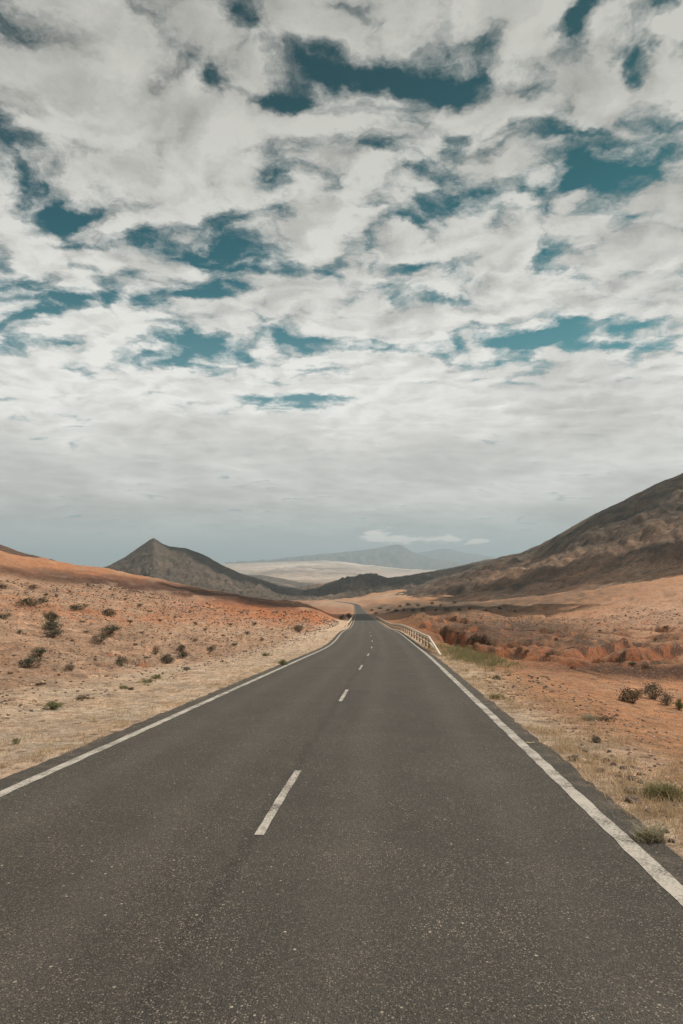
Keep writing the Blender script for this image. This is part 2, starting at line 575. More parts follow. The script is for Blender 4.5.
# ------------------------------------------------------------------ road
def strip(name, t0, t1, ys, dz, mat, parent=None, kind=None, nt_=2, jit=0.0, seed=0):
    ys = np.asarray(ys, float)
    n = len(ys)
    dxy = np.gradient(road_x(ys), ys)
    nx, ny = 1 / np.sqrt(1 + dxy**2), -dxy / np.sqrt(1 + dxy**2)
    V, UV = [], []
    for k in range(nt_):
        t = np.full(n, t0 + (t1 - t0) * k / (nt_ - 1))
        if jit and k == 0:
            t = t - jit * fbm(ys * 2.1, ys * 0 + 3.3, 5, seed, .6)
        if jit and k == nt_ - 1:
            t = t + jit * fbm(ys * 2.1, ys * 0 + 9.3, 5, seed + 9, .6)
        V.append(np.stack([road_x(ys) + nx * t, ys + ny * t, road_z(ys + ny * t) + dz], -1))
        UV.append(np.stack([t, ys], -1))
    V = np.stack(V, 1).reshape(-1, 3)
    UV = np.stack(UV, 1).reshape(-1, 2)
    i = np.arange(n * nt_).reshape(n, nt_)
    fc = np.stack([i[:-1, :-1], i[:-1, 1:], i[1:, 1:], i[1:, :-1]], -1).reshape(-1, 4)
    o = mesh_obj(name, V, fc, mat, parent, kind)
    uvl = o.data.uv_layers.new(name='road')
    li = np.empty(len(o.data.loops), np.int32)
    o.data.loops.foreach_get('vertex_index', li)
    uvl.data.foreach_set('uv', UV[li].astype(np.float32).ravel())
    return o


m_asph, nt, b = new_mat('worn_asphalt')
uv = nt.node('ShaderNodeUVMap', uv_map='road').outputs[0]
obj = nt.node('ShaderNodeTexCoord').outputs['Object']
sx = nt.node('ShaderNodeSeparateXYZ')
nt.put(sx.inputs[0], uv)
tco = sx.outputs[0]
big = nt.noise(obj, .35, 4, .6)
mid = nt.noise(obj, 2.5, 5, .65)
fine = nt.noise(obj, 55, 4, .7)
col = nt.mix(nt.ramp(big, .35, .68), (.045, .041, .0355), (.056, .051, .044))
# lanes: the left one a touch darker and cooler, the joint between them a dark ragged line
wav = nt.math('ADD', tco, nt.math('MULTIPLY', nt.math('SUBTRACT', mid, .5), .12))
leftlane = nt.ramp(wav, .02, -.10)
col = nt.mix(nt.math('MULTIPLY', leftlane, .55), col, (.052, .046, .039))
seam = nt.math('MULTIPLY', nt.ramp(wav, -.16, -.06), nt.ramp(wav, .06, -.02))
col = nt.mix(nt.math('MULTIPLY', seam, nt.ramp(mid, .3, .6, .15, .6)), col, (.022, .020, .018))
# polished wheel tracks, oil line, darker shoulders outside the edge lines
for c0 in (-2.15, -.85, .75, 2.15):
    tr = nt.math('MULTIPLY', nt.ramp(tco, c0 - .38, c0 - .05), nt.ramp(tco, c0 + .38, c0 + .05))
    col = nt.mix(nt.math('MULTIPLY', tr, .5), col, (.074, .067, .058))
sh = nt.math('MAXIMUM', nt.ramp(tco, 2.98, 3.06), nt.ramp(tco, -2.9, -2.98))
col = nt.mix(nt.math('MULTIPLY', sh, .55), col, (.040, .036, .031))
col = nt.scale_col(col, nt.ramp(mid, .25, .75, .86, 1.14, False))
col = nt.scale_col(col, nt.ramp(fine, .25, .75, .45, 1.6, False))
# stone chips in the binder: every chip its own tone
def chips(scale, lo, hi, c_a, c_b, amt):
    global col
    vc = nt.voro(obj, scale, 'F1', 'Color')
    sc_ = nt.node('ShaderNodeSeparateColor')
    nt.put(sc_.inputs[0], vc)
    vd_ = nt.voro(obj, scale)
    f = nt.math('MULTIPLY', nt.ramp(sc_.outputs[0], lo, hi), nt.ramp(vd_, .48, .28))
    col = nt.mix(nt.math('MULTIPLY', f, amt), col, nt.mix(sc_.outputs[1], c_a, c_b))
    return vd_


# dark rubber and oil smears in the right lane, and a few smaller drips
sy_ = sx.outputs[1]
for t0, s0, rt, rs_, am in ((.36, 32.5, .16, 3.2, .5), (.72, 30.5, .12, 2.4, .45), (1.5, 9.5, .10, .22, .35), (-1.45, 13.0, .14, .3, .4), (.5, 17.0, .08, .4, .3)):
    q1 = nt.math('DIVIDE', nt.math('SUBTRACT', wav, t0), rt)
    q2 = nt.math('DIVIDE', nt.math('SUBTRACT', sy_, s0), rs_)
    q3 = nt.math('ADD', nt.math('MULTIPLY', q1, q1), nt.math('MULTIPLY', q2, q2))
    col = nt.mix(nt.math('MULTIPLY', nt.math('EXPONENT', nt.math('MULTIPLY', q3, -1.0)), am), col, (.022, .020, .018))
# dust blown in from the verges
dst = nt.math('MULTIPLY', nt.ramp(nt.math('ABSOLUTE', tco), 2.7, 3.2), nt.ramp(nt.noise(obj, 4.0, 6, .7), .44, .67, 0, .5))
col = nt.mix(dst, col, (.20, .155, .115))
patch = nt.ramp(nt.noise(obj, 1.3, 4, .65), .35, .65, .45, 1.0)
vd = chips(120, .30, .45, (.018, .016, .014), (.17, .147, .12), .9)
chips(75, .50, .64, (.085, .074, .06), (.33, .285, .23), patch)
chips(44, .987, .994, (.22, .19, .15), (.50, .43, .34), .85)
nt.put(b.inputs['Base Color'], col)
b.inputs['Roughness'].default_value = .82
b.inputs['Specular IOR Level'].default_value = .3
nt.put(b.inputs['Normal'], nt.bump(nt.math('ADD', vd, fine), .7, .010))

m_paint, nt, b = new_mat('road_paint')
obj = nt.node('ShaderNodeTexCoord').outputs['Object']
w1 = nt.noise(obj, 45, 5, .7)
w2 = nt.noise(obj, 3.0, 4, .6)
wear = nt.math('ADD', nt.math('MULTIPLY', w1, .7), nt.math('MULTIPLY', w2, .5))
col = nt.mix(nt.ramp(wear, .52, .76), (.44, .41, .365), (.11, .097, .085))
nt.put(b.inputs['Base Color'], col)
nt.put(b.inputs['Normal'], nt.bump(w1, .4, .006))

ys_road = np.concatenate([np.arange(-55, 2, 1.0), np.arange(2, 60, .12), np.arange(60, 200, 1.0), np.arange(200, 1000, 5.0)])
road = strip('road', -3.2, 3.24, ys_road, 0.0, m_asph, None, 'structure', 9, 0.042, 5)
strip('edge_line', 2.855, 2.995, ys_road, .004, m_paint, road, None, 3, .012, 61)
strip('edge_line', -2.915, -2.785, ys_road, .004, m_paint, road, None, 3, .012, 71)
s = 5.76 - 9.17 * 6
while s < 78:
    if s > -54:
        strip('lane_dash', -.039, .039, np.linspace(s, s + 2.4, 25), .004, m_paint, road, None, 3, .006, 81 + int(s))
    s += 9.17


# ------------------------------------------------------------------ hills
def hill(name, crest, foot, colour_fn, mat, n_u=260, n_v=70, gul=1.0, prof=1.3, seed=0, backd=1.5, backz=-90, spur=0.02, lay=0.0):
    crest = np.array(crest, float)
    foot = np.array(foot, float)
    pxs = np.linspace(crest[0, 0], crest[-1, 0], n_u)
    C = np.array([at_depth(p, np.interp(p, crest[:, 0], crest[:, 1]), np.interp(p, crest[:, 0], crest[:, 2])) for p in pxs])
    Ft = np.array([at_depth(p, np.interp(p, foot[:, 0], foot[:, 1]), np.interp(p, foot[:, 0], foot[:, 2])) for p in pxs])
    Bk = C * 1.0
    Bk[:, :2] *= backd
    Bk[:, 2] = np.minimum(C[:, 2] - 5, backz)
    v1 = np.linspace(0, 1, n_v)
    rows = []
    apron = Ft * 1.0
    apron[:, :2] *= .93
    apron[:, 2] -= .06 * np.mean(Ft[:, 1])
    scale = np.mean(np.linalg.norm(C - Ft, axis=1))
    for v in v1:
        P = Ft * (1 - v) + C * v
        P[:, 2] = Ft[:, 2] + (C[:, 2] - Ft[:, 2]) * (v ** prof)
        rows.append(P)
    for v in np.linspace(0, 1, 14)[1:]:
        P = C * (1 - v) + Bk * v
        rows.append(P)
    rows.insert(0, apron)
    P = np.stack(rows, 1)
    n_r = P.shape[1]
    vv = np.concatenate([[0], v1, 1 - np.linspace(0, 1, 14)[1:]])
    x, y = P[..., 0], P[..., 1]
    L = scale / 5
    amp = scale * spur * gul
    env = np.sin(np.pi * np.clip(vv, 0, 1)) ** .7 * .9 + .0
    env = np.broadcast_to(env[None, :], x.shape)
    uu = np.broadcast_to(np.linspace(0, 1, n_u)[:, None], x.shape)
    V_ = np.broadcast_to(vv[None, :], x.shape)
    ulen = np.linalg.norm(C[-1] - C[0])
    g = ridged(uu * ulen / L + .35 * V_, V_ * 1.6 + seed, 5, seed) - .7
    P[..., 2] += env * amp * g + amp * .5 * fbm(x / L * 3.5, y / L * 3.5, 7, seed + 50, .58) * (env * .8 + .12)
    if lay:
        g2 = ridged(uu * 5.0 + V_ * .8, V_ * 4.2 + uu * 5.5, 5, seed + 77) - .8
        P[..., 2] += env * scale * lay * g2
    P[..., 2] += scale * spur * .25 * (env * .8 + .2) * (ridged(x / L * 7, y / L * 7, 4, seed + 90) - .9)
    V = P.reshape(-1, 3)
    i = np.arange(n_u * n_r).reshape(n_u, n_r)
    fc = np.stack([i[:-1, :-1], i[1:, :-1], i[1:, 1:], i[:-1, 1:]], -1).reshape(-1, 4)
    o = mesh_obj(name, V, fc, mat, kind='structure', smooth=True)
    set_attr(o, 'zone', np.clip(colour_fn(V[:, 0], V[:, 1], V[:, 2], uu.ravel(), V_.ravel(), g.ravel()), .01, .9))
    return o


hill_mat = soil_mat('hill_earth', [(.012, .18), (.05, .30), (.16, .40), (.6, .34)], 1.0, 1.2, [(.22, .5, .7, (.07, .055, .04), .5)], .9)
far_mat = soil_mat('far_rock', [(.002, .15), (.008, .2), (.03, .2)], 1.0, 6.0)


def c_right(x, y, z, u, v, g):
    px, py = proj(x, y, z)
    n = fbm(x * .012, y * .012, 5, 5)
    n2 = fbm(x * .05, y * .05, 4, 6)
    c = np.repeat(np.array([[.10, .068, .047]]), len(x), 0)
    c = lerp3(c, np.array([.30, .185, .12]), np.clip(1 - sstep(.0, .30, v + .10 * n), 0, 1))
    c = lerp3(c, np.array([.07, .053, .039]), sstep(.1, .8, n + .3 * n2) * sstep(.15, .4, v))
    st = fbm(u * 7 + v * 1.2, v * 9 + u * 9, 5, 8)
    c = lerp3(c, np.array([.045, .035, .026]), .85 * sstep(.05, .6, st) * sstep(.05, .2, v))
    c = lerp3(c, np.array([.17, .115, .078]), .45 * sstep(.15, .7, -st))
    c = lerp3(c, np.array([.27, .175, .115]), .9 * blob(px, py + 5 * n, 530, 566, 45, 5, -.25))  # sunlit patch painted into the slope colour
    c = lerp3(c, np.array([.20, .132, .09]), .8 * np.exp(-((py + 6 * n - (571 - .225 * (px - 520))) / 7.5) ** 2) * sstep(490, 530, px))  # lighter diagonal band carrying the painted sunlit patch further
    c = lerp3(c, np.array([.17, .115, .08]), .5 * sstep(.2, .8, -n + .4 * n2) * sstep(.3, .7, v))
    c = lerp3(c, np.array([.16, .15, .09]), .35 * sstep(.0, .7, n2) * sstep(.6, .8, v))
    return c * (1 + .15 * n2 + .08 * g)[:, None]


def c_dark(base, hi):
    base, hi = np.array(base), np.array(hi)

    def fn(x, y, z, u, v, g):
        n = fbm(x * .006, y * .006, 5, 15)
        n2 = fbm(x * .03, y * .03, 4, 16)
        c = np.repeat(base[None, :], len(x), 0)
        c = lerp3(c, hi, np.clip(sstep(.1, .9, n * .9 + .3 - v * .5), 0, 1))
        return c * (1 + .2 * n2 + .1 * g)[:, None]
    return fn


hill('mountain', [(395, 597, 1200), (430, 585, 1250), (460, 573, 1250), (480, 564, 1220), (500, 557, 1200), (520, 553, 1150), (540, 545, 1100), (572, 527, 1050),
                  (600, 511, 1000), (618, 503, 980), (640, 492, 950), (660, 482, 920), (683, 473, 900), (760, 436, 860), (900, 400, 850), (1100, 420, 800), (1300, 500, 800)],
     [(395, 606, 720), (450, 602, 620), (500, 598, 560), (550, 594, 500), (600, 589, 440), (683, 580, 400), (900, 575, 360), (1300, 590, 350)],
     c_right, hill_mat, 520, 170, 1.0, 1.25, 201, 1.6, -40, .015, .005)
hill('hill', [(255, 606, 1900), (285, 601, 1900), (300, 596, 1880), (320, 587, 1850), (340, 579.5, 1820), (355, 576.5, 1800), (363, 574, 1800), (370, 573.5, 1800), (378, 575, 1800), (388, 578, 1800),
              (400, 576.5, 1850), (430, 571.5, 1900), (460, 566, 1950), (485, 560, 2000), (520, 556, 2050), (600, 560, 2100)],
     [(255, 608, 1500), (300, 604, 1350), (350, 602, 1250), (420, 600, 1200), (600, 600, 1200)],
     c_dark((.075, .058, .042), (.20, .135, .09)), hill_mat, 360, 110, 1.0, 1.0, 211, 1.4, -90, .020, .004)
hill('hill', [(60, 578, 1500), (95, 570, 1500), (110, 565, 1500), (125, 557, 1500), (140, 546.5, 1500), (147, 541.5, 1500), (151, 539, 1500), (154, 538, 1500), (158, 540.5, 1500), (163, 544, 1500), (170, 546.5, 1500), (185, 548, 1520),
              (200, 553, 1540), (210, 558, 1550), (220, 564, 1560), (240, 573, 1580), (260, 579, 1600), (290, 590, 1600), (330, 600, 1600)],
     [(60, 600, 1150), (150, 604, 1050), (250, 604, 1100), (330, 606, 1200)],
     c_dark((.090, .070, .053), (.165, .118, .085)), hill_mat, 360, 120, 1.0, 1.35, 221, 1.35, -80, .017, .005)
hill('hill', [(-330, 500, 520), (-150, 505, 500), (-60, 528, 490), (-20, 539, 480), (0, 544.5, 480), (10, 548, 480), (20, 552, 480), (45, 558, 480), (75, 567, 480), (110, 576, 480)],
     [(-330, 560, 330), (0, 575, 340), (110, 590, 360)],
     c_dark((.10, .06, .042), (.17, .085, .05)), hill_mat, 160, 50, 1.0, 1.0, 231, 1.5, -40, .015)
hill('hill', [(180, 584, 3000), (230, 575, 3000), (262, 575, 3000), (285, 579, 3000), (305, 585, 3000), (330, 592, 3000)],
     [(180, 595, 2500), (330, 596, 2500)],
     c_dark((.10, .085, .07), (.20, .15, .11)), far_mat, 120, 40, 1.0, 1.0, 241, 1.3, -110, .015)


def c_sand(x, y, z, u, v, g):
    px, py = proj(x, y, z)
    n = fbm(x * .0012, y * .0012, 5, 25)
    c = np.repeat(np.array([[.42, .32, .25]]), len(x), 0)
    c = lerp3(c, np.array([.26, .20, .16]), sstep(.0, .7, n + .6 - 1.2 * v))
    c = lerp3(c, np.array([.80, .72, .62]), np.clip(1.3 * blob(px, py + 2 * n, 375, 564.5, 42, 2.2, .10), 0, 1))
    c = lerp3(c, np.array([.74, .64, .54]), np.clip(.8 * blob(px, py + 3 * n, 290, 566, 40, 2.5, -.03), 0, 1))
    return c


hill('sand_plain', [(60, 572, 9500), (180, 566, 9500), (235, 563.5, 9500), (275, 562, 9500), (325, 560.5, 9500), (345, 562, 9500), (365, 565, 9500), (405, 569, 9500), (440, 572, 9500), (520, 577, 9500)],
     [(60, 588, 4200), (520, 590, 4200)],
     c_sand, far_mat, 200, 60, .35, 1.0, 251, 1.2, -125, .01)
hill('mountain', [(225, 564, 14500), (255, 561, 14500), (280, 559, 14500), (300, 556.5, 14500), (330, 553.5, 14500), (350, 551.5, 14500), (372, 549, 14500), (385, 546.5, 14500), (394, 545, 14500), (398, 544.5, 14500), (403, 546, 14500), (412, 551.5, 14500),
                  (420, 555, 14500), (440, 560, 14500), (500, 570, 14500)],
     [(225, 571, 12000), (500, 574, 12000)],
     c_dark((.12, .10, .085), (.2, .16, .13)), far_mat, 200, 50, 1.0, 1.0, 261, 1.15, -130, .035)
hill('mountain', [(390, 560, 19000), (412, 553.5, 19000), (425, 552, 19000), (438, 549.5, 19000), (445, 548.5, 19000), (452, 549.5, 19000), (465, 553, 19000), (480, 555, 19000), (500, 557.5, 19000), (530, 561, 19000), (600, 566, 19000)],
     [(390, 570, 17000), (600, 572, 17000)],
     c_dark((.12, .10, .09), (.18, .15, .13)), far_mat, 160, 40, 1.0, 1.0, 271, 1.1, -130, .035)

m_sea, nt, b = new_mat('sea_water')
b.inputs['Base Color'].default_value = (.03, .07, .085, 1)
b.inputs['Roughness'].default_value = .25
b.inputs['Specular IOR Level'].default_value = .5
obj = nt.node('ShaderNodeTexCoord').outputs['Object']
nt.put(b.inputs['Normal'], nt.bump(nt.noise(obj, .02, 4, .6), .4, 4))
ang = np.linspace(0, 2 * np.pi, 97)[:-1]
rs = [4000, 9000, 16000, 28000]
V = [(r_ * math.sin(a_), r_ * math.cos(a_), -128.0) for r_ in rs for a_ in ang]
Fc = []
for k in range(len(rs) - 1):
    for i in range(96):
        j = (i + 1) % 96
        Fc.append((k * 96 + i, k * 96 + j, (k + 1) * 96 + j, (k + 1) * 96 + i))
mesh_obj('sea', V, Fc, m_sea, kind='structure')

# ------------------------------------------------------------------ scatter helpers (one mesh of many small bits)
def blades(pos, n_each, h, w, spread, lean, seed):
    """tufts of grass blades: bent two-quad blades"""
    rg = np.random.default_rng(seed)
    N = len(pos) * n_each
    base = np.repeat(pos, n_each, 0)
    hs = np.repeat(h, n_each) * rg.uniform(.5, 1.15, N)
    sp_ = np.repeat(spread, n_each)
    a = rg.uniform(0, 2 * np.pi, N)
    rad = sp_ * np.sqrt(rg.uniform(0, 1, N))
    base = base + np.stack([np.cos(a) * rad, np.sin(a) * rad, np.zeros(N)], -1)
    la = a + rg.normal(0, .6, N)
    ln = lean * rg.uniform(.3, 1.5, N) * hs
    d = np.stack([np.cos(la), np.sin(la), np.zeros(N)], -1)
    ww = w * rg.uniform(.6, 1.3, N)[:, None]
    fa = rg.uniform(0, np.pi, N)
    s_ = np.stack([np.cos(fa), np.sin(fa), np.zeros(N)], -1) * ww
    up = np.array([0, 0, 1.0])
    m = base + d * (ln * .3)[:, None] + up * (hs * .6)[:, None]
    tp = base + d * ln[:, None] + up * hs[:, None] * (1 - .15 * lean)
    V = np.stack([base - s_, base + s_, m + s_ * .7, m - s_ * .7, tp + s_ * .12, tp - s_ * .12], 1).reshape(-1, 3)
    k = np.arange(N)[:, None] * 6
    fc = np.concatenate([k + np.array([0, 1, 2, 3]), k + np.array([3, 2, 4, 5])], 0)
    return V, fc


def pebbles(pos, size, seed, flat=.6):
    rg = np.random.default_rng(seed)
    N = len(pos)
    base = np.array([[1, 0, 0], [0, 1, 0], [-1, 0, 0], [0, -1, 0], [0, 0, 1], [0, 0, -1.]])
    v = base[None] * rg.uniform(.6, 1.25, (N, 6, 1)) + rg.normal(0, .18, (N, 6, 3))
    a = rg.uniform(0, 2 * np.pi, N)
    ca, sa = np.cos(a)[:, None], np.sin(a)[:, None]
    x, y, z = v[..., 0] * rg.uniform(.7, 1.4, N)[:, None], v[..., 1], v[..., 2] * flat
    v = np.stack([x * ca - y * sa, x * sa + y * ca, z], -1) * size[:, None, None]
    v = v + pos[:, None, :]
    t8 = np.array([[0, 1, 4], [1, 2, 4], [2, 3, 4], [3, 0, 4], [1, 0, 5], [2, 1, 5], [3, 2, 5], [0, 3, 5]])
    fc = (np.arange(N)[:, None, None] * 6 + t8[None]).reshape(-1, 3)
    return v.reshape(-1, 3), fc


def scatter(n, side, t0, t1, y0, y1, power=1.0, seed=0):
    """points beside the road; density falls with distance"""
    rg = np.random.default_rng(seed)
    u = rg.uniform(0, 1, n)
    y = np.exp(math.log(y0) + (math.log(y1) - math.log(y0)) * u ** power)
    t = t0 + (t1 - t0) * rg.uniform(0, 1, n)
    x = road_x(y) + side * t
    return x, y


# straw on the verges
m_straw = leaf_mat('straw', (.58, .45, .30), (.42, .30, .18), .3)
PX, PY, PH = [], [], []
for side, t0, t1, n, y0, y1, sd in ((-1, 3.3, 6.5, 2600, 6, 60, 1), (1, 3.3, 4.7, 1500, 4.3, 45, 2), (-1, 3.15, 3.7, 800, 6, 60, 3), (1, 3.22, 3.75, 600, 4.3, 50, 4), (1, 4.5, 7, 250, 4.3, 25, 5)):
    x, y = scatter(n, side, t0, t1, y0, y1, 1.0, sd)
    keep = fbm(x * .8, y * .8, 3, 300 + sd) > (-.12 if side > 0 else -.05)
    PX.append(x[keep]); PY.append(y[keep])
    PH.append(RNG.uniform(.05, .17, keep.sum()) * (.85 if side > 0 else .5))
PX, PY, PH = map(np.concatenate, (PX, PY, PH))
pos = np.stack([PX, PY, height(PX, PY) - .01], -1)
V, fc = blades(pos, 14, PH, .0035, PH * .7 + .03, .8, 5)
og = mesh_obj('dry_grass', V, fc, m_straw, kind='stuff')
tag(og, 'pale straw grass and dry stalks along both edges of the asphalt', 'dry grass')

# green weeds on the right verge
m_green = leaf_mat('weed_green', (.30, .265, .135), (.19, .18, .09), .3)
gp = []
rg = np.random.default_rng(77)
while len(gp) < 420:
    px, py = rg.normal(466, 20), 0
    py = 655 + .22 * (px - 466) + rg.normal(0, 4.5)
    gp.append((px, py))
gw = np.array([ground_hit(px, py, 15, 70) for px, py in gp[:260]])
tq = gw[:, 0] - road_x(gw[:, 1])
gw = gw[tq > 3.5]
hh = rg.uniform(.12, .32, len(gw))
V, fc = blades(gw, 26, hh, .007, hh * .9, .6, 6)
og = mesh_obj('green_weeds', V, fc, m_green, kind='stuff')
tag(og, 'patch of low green weeds on the right verge below the guard rail', 'weeds')

# loose stones
m_grit, nt, b = new_mat('grit')
g_ = nt.node('ShaderNodeNewGeometry').outputs['Random Per Island']
nt.put(b.inputs['Base Color'], nt.mix(nt.ramp(g_, .45, .95), (.13, .09, .07), (.50, .38, .29)))
SX, SY, SS = [], [], []
for side, t0, t1, n, y0, y1, smin, smax, sd in ((-1, 3.6, 24, 9000, 7, 80, .012, .06, 11), (-1, 5.5, 60, 16000, 12, 150, .045, .28, 12), (-1, 3.3, 7, 3500, 6, 40, .006, .025, 13), (-1, 2.98, 3.35, 1500, 6, 40, .004, .012, 18), (1, 3.05, 3.4, 1800, 4.3, 40, .004, .013, 19),
                                                (1, 3.4, 5.4, 3800, 4.3, 40, .007, .032, 14), (1, 4.5, 16, 7500, 5, 45, .008, .035, 15), (1, 8, 70, 6500, 22, 170, .04, .30, 16),
                                                (1, 3.6, 6.0, 700, 4.6, 22, .022, .065, 17)):
    x, y = scatter(n, side, t0, t1, y0, y1, 1.0, sd)
    SX.append(x); SY.append(y)
    SS.append(smin * (smax / smin) ** (np.random.default_rng(sd).uniform(0, 1, n) ** 2.2))
SX, SY, SS = map(np.concatenate, (SX, SY, SS))
pos = np.stack([SX, SY, height(SX, SY) + SS * .12], -1)
V, fc = pebbles(pos, SS, 21)
og = mesh_obj('gravel', V, fc, m_grit, kind='stuff')
tag(og, 'loose brown gravel and small stones strewn over the verges and slopes', 'gravel')

# ------------------------------------------------------------------ shrubs
def shrub_meshes(kind, seed):
    """a low desert shrub, about 1 m wide: many leaf faces on twigs, uneven outline"""
    rg = np.random.default_rng(seed)
    nl = {'dense': 1500, 'loose': 900, 'flat': 700}[kind]
    hgt = {'dense': .62, 'loose': .70, 'flat': .30}[kind]
    n_c = 26
    ca = rg.uniform(0, 2 * np.pi, n_c)
    cr = np.sqrt(rg.uniform(0, 1, n_c)) * .40
    cz_ = hgt * rg.uniform(.25, .95, n_c) * (1 - (cr / .55) ** 2 * .6)
    cen = np.stack([cr * np.cos(ca), cr * np.sin(ca), cz_], -1)
    k = rg.integers(0, n_c, nl)
    p = cen[k] + rg.normal(0, 1, (nl, 3)) * np.array([.075, .075, .06])
    p[:, 2] = np.abs(p[:, 2])
    d = rg.normal(0, 1, (nl, 3)) + np.array([0, 0, .6])
    d /= np.linalg.norm(d, axis=1)[:, None]
    q = np.cross(d, rg.normal(0, 1, (nl, 3)))
    q /= np.linalg.norm(q, axis=1)[:, None]
    ln = rg.uniform(.03, .075, nl)[:, None]
    wd = ln * .28
    V = np.stack([p, p + d * ln * .5 + q * wd, p + d * ln, p + d * ln * .5 - q * wd], 1).reshape(-1, 3)
    fc = np.arange(nl * 4).reshape(-1, 4)
    # twigs
    tv, tf = [], []
    for c in cen:
        r0, r1 = .009, .004
        for s_ in range(2):
            b0 = len(tv)
            top = c + rg.normal(0, .06, 3)
            root = np.array([rg.normal(0, .03), rg.normal(0, .03), -.04])
            midp = root * .5 + top * .5 + np.array([0, 0, -.04])
            for pt, rad in ((root, r0), (midp, r0 * .7), (top, r1)):
                for q_ in range(3):
                    an = q_ * 2.094
                    tv.append((pt[0] + rad * math.cos(an), pt[1] + rad * math.sin(an), pt[2]))
            for lv in range(2):
                for q_ in range(3):
                    a_, b2 = b0 + lv * 3 + q_, b0 + lv * 3 + (q_ + 1) % 3
                    tf.append((a_, b2, b2 + 3, a_ + 3))
    return V, fc, tv, tf


m_leafs = {
    'dark': leaf_mat('scrub_leaf', (.125, .125, .085), (.06, .072, .055), .25),
    'grey': leaf_mat('grey_leaf', (.17, .15, .12), (.085, .085, .065), .2),
    'green': leaf_mat('green_leaf', (.17, .19, .07), (.085, .11, .04), .25),
    'brown': leaf_mat('brown_leaf', (.17, .12, .075), (.085, .068, .048), .2),
}
m_twig = plain_mat('twig', (.16, .12, .09), .9, .2, 12)
PROTO = {}
for kind in ('dense', 'loose', 'flat'):
    for colr in m_leafs:
        if (kind, colr) in (('flat', 'grey'), ('flat', 'green')):
            pass
        for q in range(2):
            PROTO[(kind, colr, q)] = None
_shr_n = 0


def shrub(px, py, wpx, hpx, kind, colr, label, group='desert shrubs beside the road', name='desert_shrub', y0=4.0):
    """a shrub standing where the photo shows its foot"""
    global _shr_n
    _shr_n += 1
    g = ground_hit(px, py + hpx * .5 - 1, y0)
    w = wpx / F * g[1] * 1.02
    base_h = {'dense': .66, 'loose': .74, 'flat': .34}[kind]
    hz = hpx / F * g[1] / base_h * .98
    key = (kind, colr, _shr_n % 2)
    if PROTO[key] is None:
        V, fc, tv, tf = shrub_meshes(kind, 500 + len(kind) + _shr_n)
        a_ = mesh_obj('foliage', V, fc, m_leafs[colr])
        b2 = mesh_obj('stems', tv, tf, m_twig)
        PROTO[key] = (a_, b2)
        f_, s_ = a_, b2
    else:
        f_, s_ = PROTO[key][0].copy(), PROTO[key][1].copy()
        COL.objects.link(f_); COL.objects.link(s_)
    e = empty(name, (g[0], g[1], g[2] - .02), random.uniform(0, 6.28))
    f_.parent = e
    s_.parent = e
    e.scale = (w, w, max(hz, w * .35))
    tag(e, label, 'shrub', group)
    return e


S = shrub
LG = 'scrub bushes on the left slope'
S(30, 602, 34, 8, 'flat', 'dark', 'long low dark scrub bush lying high on the left slope', LG)
S(79, 608, 20, 6, 'flat', 'dark', 'flat dark scrub bush between the long low bush and the round one uphill', LG)
S(109, 613, 15, 8, 'dense', 'dark', 'small rounded dark bush at the lower edge of the red band', LG)
S(51, 617, 19, 11, 'dense', 'dark', 'topmost bush of the upright column of three dark bushes', LG)
S(53, 626, 20, 10, 'dense', 'dark', 'middle bush of the upright column of three dark bushes', LG)
S(53.5, 634, 18, 9, 'dense', 'dark', 'lowest bush of the upright column of three dark bushes', LG)
S(110, 630, 20, 9, 'dense', 'dark', 'broad dark bush standing right of the column of three bushes', LG)
S(100, 638, 17, 9, 'loose', 'dark', 'loose greyish bush just below the broad dark bush', LG)
S(39, 652, 15, 9, 'dense', 'dark', 'compact dark bush just above the widest bush at far left', LG)
S(29, 662, 23, 11, 'dense', 'dark', 'widest dark bush low on the left slope near the photo edge', LG)
S(70, 667, 10, 9, 'loose', 'grey', 'thin grey twiggy bush alone on the stony left slope', LG)
S(4, 616, 13, 7, 'flat', 'dark', 'dark bush cut by the left edge of the photo', LG)
S(3, 587, 11, 5, 'flat', 'brown', 'brown scrub bush at the far left under the dark band', LG)
S(33, 588, 11, 5, 'flat', 'brown', 'pair-forming brown scrub bush right of the far left one, under the dark band', LG)
S(121, 661, 13, 13, 'loose', 'dark', 'tall loose dark bush midway down the left slope', LG)
S(156, 650, 7, 10, 'loose', 'brown', 'narrow upright brownish bush left of the rounded black-green one', LG)
S(168, 659, 14, 10, 'dense', 'dark', 'rounded black-green bush above the pale verge', LG)
S(183, 655, 11, 7, 'dense', 'dark', 'lower of two small dark bushes right of the rounded one', LG)
S(181, 648, 9, 6, 'dense', 'grey', 'upper of two small bushes right of the rounded one', LG)
S(211, 649, 10, 6, 'dense', 'dark', 'small dark bush nearest the bend of the pale verge', LG)
S(156, 677, 10, 6, 'dense', 'green', 'fresh green bush at the top of the pale verge', LG)
S(146, 681, 14, 5, 'flat', 'green', 'pale green flat plant left of the fresh green bush', LG)
S(124, 688, 11, 4, 'flat', 'green', 'yellowish flat plant in a pair on the verge edge', LG)
S(131, 689, 7, 4, 'dense', 'dark', 'small dark plant in a pair on the verge edge', LG)
S(187, 669, 9, 4, 'flat', 'grey', 'grey flat plant right of the fresh green bush', LG)
S(52, 706, 21, 9, 'dense', 'green', 'bright green bush, the nearest one on the left slope', LG)
S(16, 741, 9, 8, 'loose', 'green', 'yellow-green sprig standing in the straw of the left verge', LG)
S(82, 698, 15, 5, 'flat', 'brown', 'low brown plant in a hollow right of the bright green bush', LG)
S(267, 655, 11, 4, 'flat', 'green', 'low green plant in the left verge ahead', LG)
S(283, 663, 10, 6, 'dense', 'green', 'small green bush touching the left edge of the asphalt', LG)
